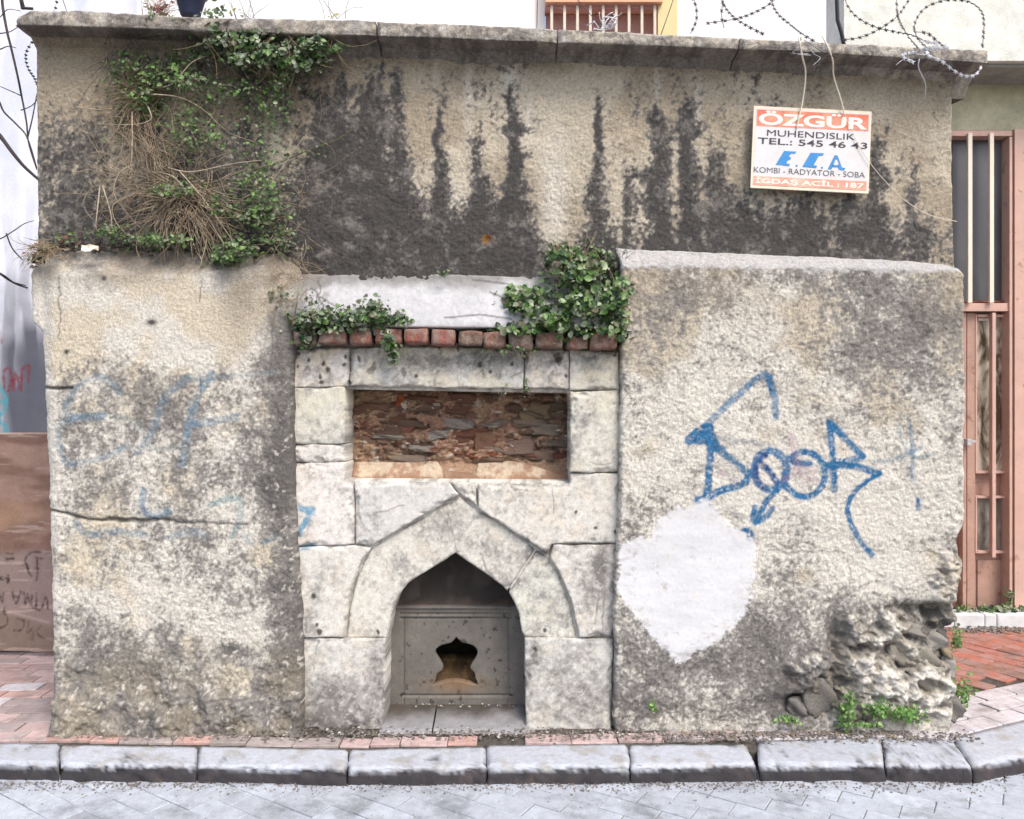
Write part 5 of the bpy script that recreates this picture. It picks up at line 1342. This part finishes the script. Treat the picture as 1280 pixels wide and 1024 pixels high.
# flower pot on the coping
t = thing('flower_pot', 'dark blue plastic flower pot standing on the coping, upper left', 'flower pot', Vector((P(238, 0, .03).x, .03, P(238, 21, .03).z)))
M['pot'] = mat_surface('dark_blue_plastic', color=(.045, .055, .11), var=.15, s1=20, s2=100, bump=0, rough=.35)
m = MB(); m.lathe(t.location, [(.035, 0), (.04, .004), (.062, .085), (.07, .087), (.07, .10), (.064, .10), (.06, .085), (.02, .08)], 24); m.build('pot', M['pot'], t)
m = MB(); m.lathe(t.location + Vector((0, 0, .083)), [(.03, 0), (.055, .0), (.02, .012), (.002, .014)], 14); m.build('soil', M['dirt'], t)
leaf_cloud('foliage', t, [t.location + Vector((random.gauss(0, .06), random.gauss(0, .04), .10 + abs(random.gauss(0, .05)))) for k in range(160)], .02, GREENS + MUTED, 61)
t = thing('potted_flower', 'faded red flowers and dry stems beside the blue pot on the coping', 'plant', P(203, 16, .05))
r_ = random.Random(62)
leaf_cloud('petals', t, [P(203 + r_.gauss(0, 7), 8 + r_.gauss(0, 5), .03 + r_.uniform(-.03, .03)) for k in range(60)], .013, [(.40, .12, .14), (.5, .22, .22), (.3, .1, .1)], 62)
stems('stem', t, [droop(r_, P(203 + r_.gauss(0, 10), 22, .03), r_.uniform(.06, .14), r_.uniform(.6, 2.5), r_.uniform(-.2, .2), 6, .02) for k in range(46)], M['twig'], .0013)
leaf_cloud('foliage', t, scatter([(225,26,30,6,1,1), (190,20,10,8,.5,1), (270,16,20,10,1,1)], 120, 63, .0, .08), .015, GREENS + MUTED, 63)
t = thing('coping_weed', 'thin dry weed stalks rising from the coping right of the flower pot', 'plant', P(300, 18, .1))
r_ = random.Random(64); stems('stem', t, [droop(r_, P(r_.choice([295, 305, 312, 410, 420, 427]) + r_.uniform(-6, 6), 24, .1), r_.uniform(.05, .16), r_.uniform(.8, 2.4), r_.uniform(-.1, .1), 6, .02) for k in range(16)], M['twig_dark'], .0013)
leaf_cloud('foliage', t, scatter([(292,14,10,6,1,.5), (418,20,10,4,.5,.5)], 20, 65, .08, .03), .012, [(.3, .28, .08), (.12, .15, .05)], 65)

# weeds at the foot of the wall, each its own plant
weeds = [(1060,885,12,20,120,'upright green weed at the wall foot, leftmost of the three at the broken corner'), (1096,888,16,12,110,'low green weed at the wall foot, middle of the three at the broken corner'),
         (1133,893,24,10,170,'wide pale green weed at the wall foot, rightmost of the three at the broken corner'), (1203,868,12,22,120,'green weed growing round the right corner of the wall'),
         (1196,800,6,14,50,'narrow weed behind the right edge of the wall'), (815,884,6,6,16,'single small sprout on the plaster right of the arch'), (982,900,16,6,40,'small weed with yellow leaves at the wall foot'),
         (1075,906,30,4,60,'thin strip of moss along the paving by the broken corner')]
for k, (px, py, rx, ry, n, lab) in enumerate(weeds):
    t = thing('weed', lab, 'plant', P(px, py, -.04)); y0 = -.02 if px < 1190 else .1
    if px > 1195: y0 = .25
    leaf_cloud('foliage', t, scatter([(px, py, rx, ry, 1, 1)], n, 70 + k, y0, .06), .0135, [(.09,.20,.04), (.13,.26,.06), (.06,.13,.03), (.19,.29,.11)], 70 + k)
    r_ = random.Random(80 + k); stems('stem', t, [droop(r_, P(px + r_.uniform(-rx, rx) * .6, py + ry * .7, y0 - .02), ry * .0045 + .02, r_.uniform(.9, 2.2), 0, 4, .02) for q in range(8)], mat_surface('weed_stem', color=(.12, .18, .06), var=.2, bump=0) if k == 0 else bpy.data.materials['weed_stem'], .0013)
t = thing('weed_strip', 'thin line of weeds on the marble threshold under the salmon door', 'plant', P(1230, 762, YD - .1))
leaf_cloud('foliage', t, [P(r_.uniform(1196, 1290), 762 + r_.gauss(0, 2.5), YD - .08 - r_.uniform(0, .05)) for k in range(160)] + [P(1262 + r_.gauss(0, 2), r_.uniform(735, 762), YD - .05) for k in range(24)], .02, GREENS, 90)

# bare tree behind on the left
YT = 1.5
t = thing('bare_tree', 'bare dark-branched tree behind the left end of the wall', 'tree', P(-75, 800, YT))
m = MB(); m.tube(sp([(P(-75, 812, YT)), P(-72, 600, YT), P(-60, 420, YT), P(-40, 300, YT), P(-12, 160, YT)], 5), .05, 8, .022); m.build('trunk', M['twig_dark'], t)
br = [([(-12,160),(0,170),(15,190),(30,208),(50,226)], .016, .008), ([(-12,160),(-20,60),(-6,0),(3,-20)], .014, .008), ([(3,-20),(3,5),(9,40),(14,60),(22,95),(27,120),(33,152),(36,180),(46,212)], .009, .004),
      ([(-12,160),(-4,125),(5,140),(20,155),(34,172),(46,210)], .007, .004), ([(34,174),(40,150),(46,118)], .005, .003), ([(27,120),(16,115),(0,108)], .004, .002), ([(26,138),(40,132),(48,122)], .004, .002),
      ([(-40,300),(-10,335),(5,345),(18,354),(34,360)], .010, .005), ([(-40,300),(-5,300),(15,290),(30,280),(42,276)], .005, .002), ([(8,292),(15,310),(28,325)], .005, .003), ([(-10,333),(10,350),(32,357)], .005, .003),
      ([(0,42),(12,40),(22,34)], .004, .002), ([(0,62),(10,58),(20,60)], .004, .002), ([(0,22),(10,12),(26,14)], .003, .002), ([(75,-10),(80,4),(84,16)], .003, .002)]
for pts, r0, r1 in br:
    m = MB(); m.tube(sp([P(a, b_, YT + .05 * math.sin(a + b_)) for a, b_ in pts], 5), r0, 6, r1); m.build('branch', M['twig_dark'], t)
m = MB(); vine = sp([P(68,-6,YT), P(70,6,YT), P(60,30,YT), (P(42,50,YT)), P(33,64,YT), P(32,76,YT), P(36,88,YT), P(42,97,YT), P(46,106,YT)], 5); m.tube(vine, .0015, 4)
for p in vine[::2]:
    m.prism([p + Vector((-.010, 0, .004)), p + Vector((0, 0, -.006)), p + Vector((.011, 0, .003)), p + Vector((0, 0, .008))], (0, .008, 0))
m.build('budded_twig', M['twig_dark'], t)
t = thing('coping_stick', 'short dark stick standing on the left end of the coping', 'stick', P(28, 12, .2))
m = MB(); m.tube([P(27,-20,.2), P(26.5,0,.2), P(29,11,.2)], .008, 6, .010); m.build('stick', M['twig_dark'], t)
m = MB(); m.tube([P(27,10,.1), P(41,11,.1)], .006, 5); m.build('twig', M['twig_dark'], t)

# ================================================================== litter and grit
def grit(name, lab, cat, n, gen, smin, smax, mt, seed):
    t = thing(name, lab, cat, gen(random.Random(1))); r = random.Random(seed); V = []; Fc = []
    for k in range(n):
        p = gen(r); s_ = r.uniform(smin, smax); i0 = len(V)
        for (a, b_, c_) in ((-1,-1,0),(1,-1,0),(1,1,0),(-1,1,0),(-.5,-.5,1),(.6,-.4,1),(.5,.6,1),(-.6,.4,1)):
            V.append((p.x + (a + r.uniform(-.4, .4)) * s_, p.y + (b_ + r.uniform(-.4, .4)) * s_, p.z + c_ * s_ * .7))
        for f in ((0,1,5,4),(1,2,6,5),(2,3,7,6),(3,0,4,7),(4,5,6,7)): Fc.append([i0 + q for q in f])
    o = fromdata(name, V, Fc, mt, t, None, False); o['kind'] = 'stuff'; return t
def foot(r):
    x = r.uniform(-1.9, 1.9); return Vector((x, -.035 + r.gauss(0, .03) - (.03 if x > .5 else 0), .004))
M['grit_dark'] = mat_surface('dark_grit', color=(.17, .15, .135), var=.5)
M['grit_pale'] = mat_surface('pale_grit', color=(.40, .38, .35), var=.4)
M['grit_leaf'] = mat_surface('dead_leaf', color=(.22, .16, .09), var=.4)
grit('grit', 'dark earth crumbs along the foot of the wall', 'grit', 1500, foot, .0015, .006, M['grit_dark'], 1)
grit('plaster_crumbs', 'pale fallen plaster crumbs along the foot of the wall', 'rubble', 330, foot, .0012, .006, M['grit_pale'], 2)
def fr(r): return Vector((r.uniform(.7, 1.65), -.015 - abs(r.gauss(0, .028)), .004))
grit('corner_rubble', 'rubble and earth heaped on the paving below the broken right part', 'rubble', 260, fr, .002, .009, M['grit_dark'], 3)
grit('dead_leaves', 'dry leaf bits lying on the paving below the right plaster', 'leaf litter', 60, fr, .002, .007, M['grit_leaf'], 4)
def gut(r):
    x = r.uniform(-2, 2.0); return Vector((x, -.315 + -abs(r.gauss(0, .035)) + max(0, x - 1.72) * .55, -.064))
grit('gutter_grit', 'fine grey grit gathered in the gutter against the kerb', 'grit', 1500, gut, .001, .004, M['grit_dark'], 5)
def gut2(r):
    return Vector((r.uniform(-2, 1.9), -.33 + -abs(r.gauss(0, .1)), -.063))
grit('road_crumbs', 'scattered pale crumbs lying on the road', 'litter', 150, gut2, .0012, .0045, M['grit_pale'], 6)
def thr(r): return Vector((r.uniform(1.6, 3.6), YD - .24 + r.gauss(0, .03), .004))
grit('threshold_grit', 'grey grit along the marble threshold of the salmon door', 'grit', 700, thr, .003, .010, M['grit_dark'], 7)
def nch(r): return Vector((r.uniform(-.5, .04), .18 + r.uniform(-.02, .02), .04))
grit('niche_crumbs', 'white crumbs lying at the back of the arch niche floor', 'rubble', 26, nch, .0015, .005, M['grit_pale'], 8)
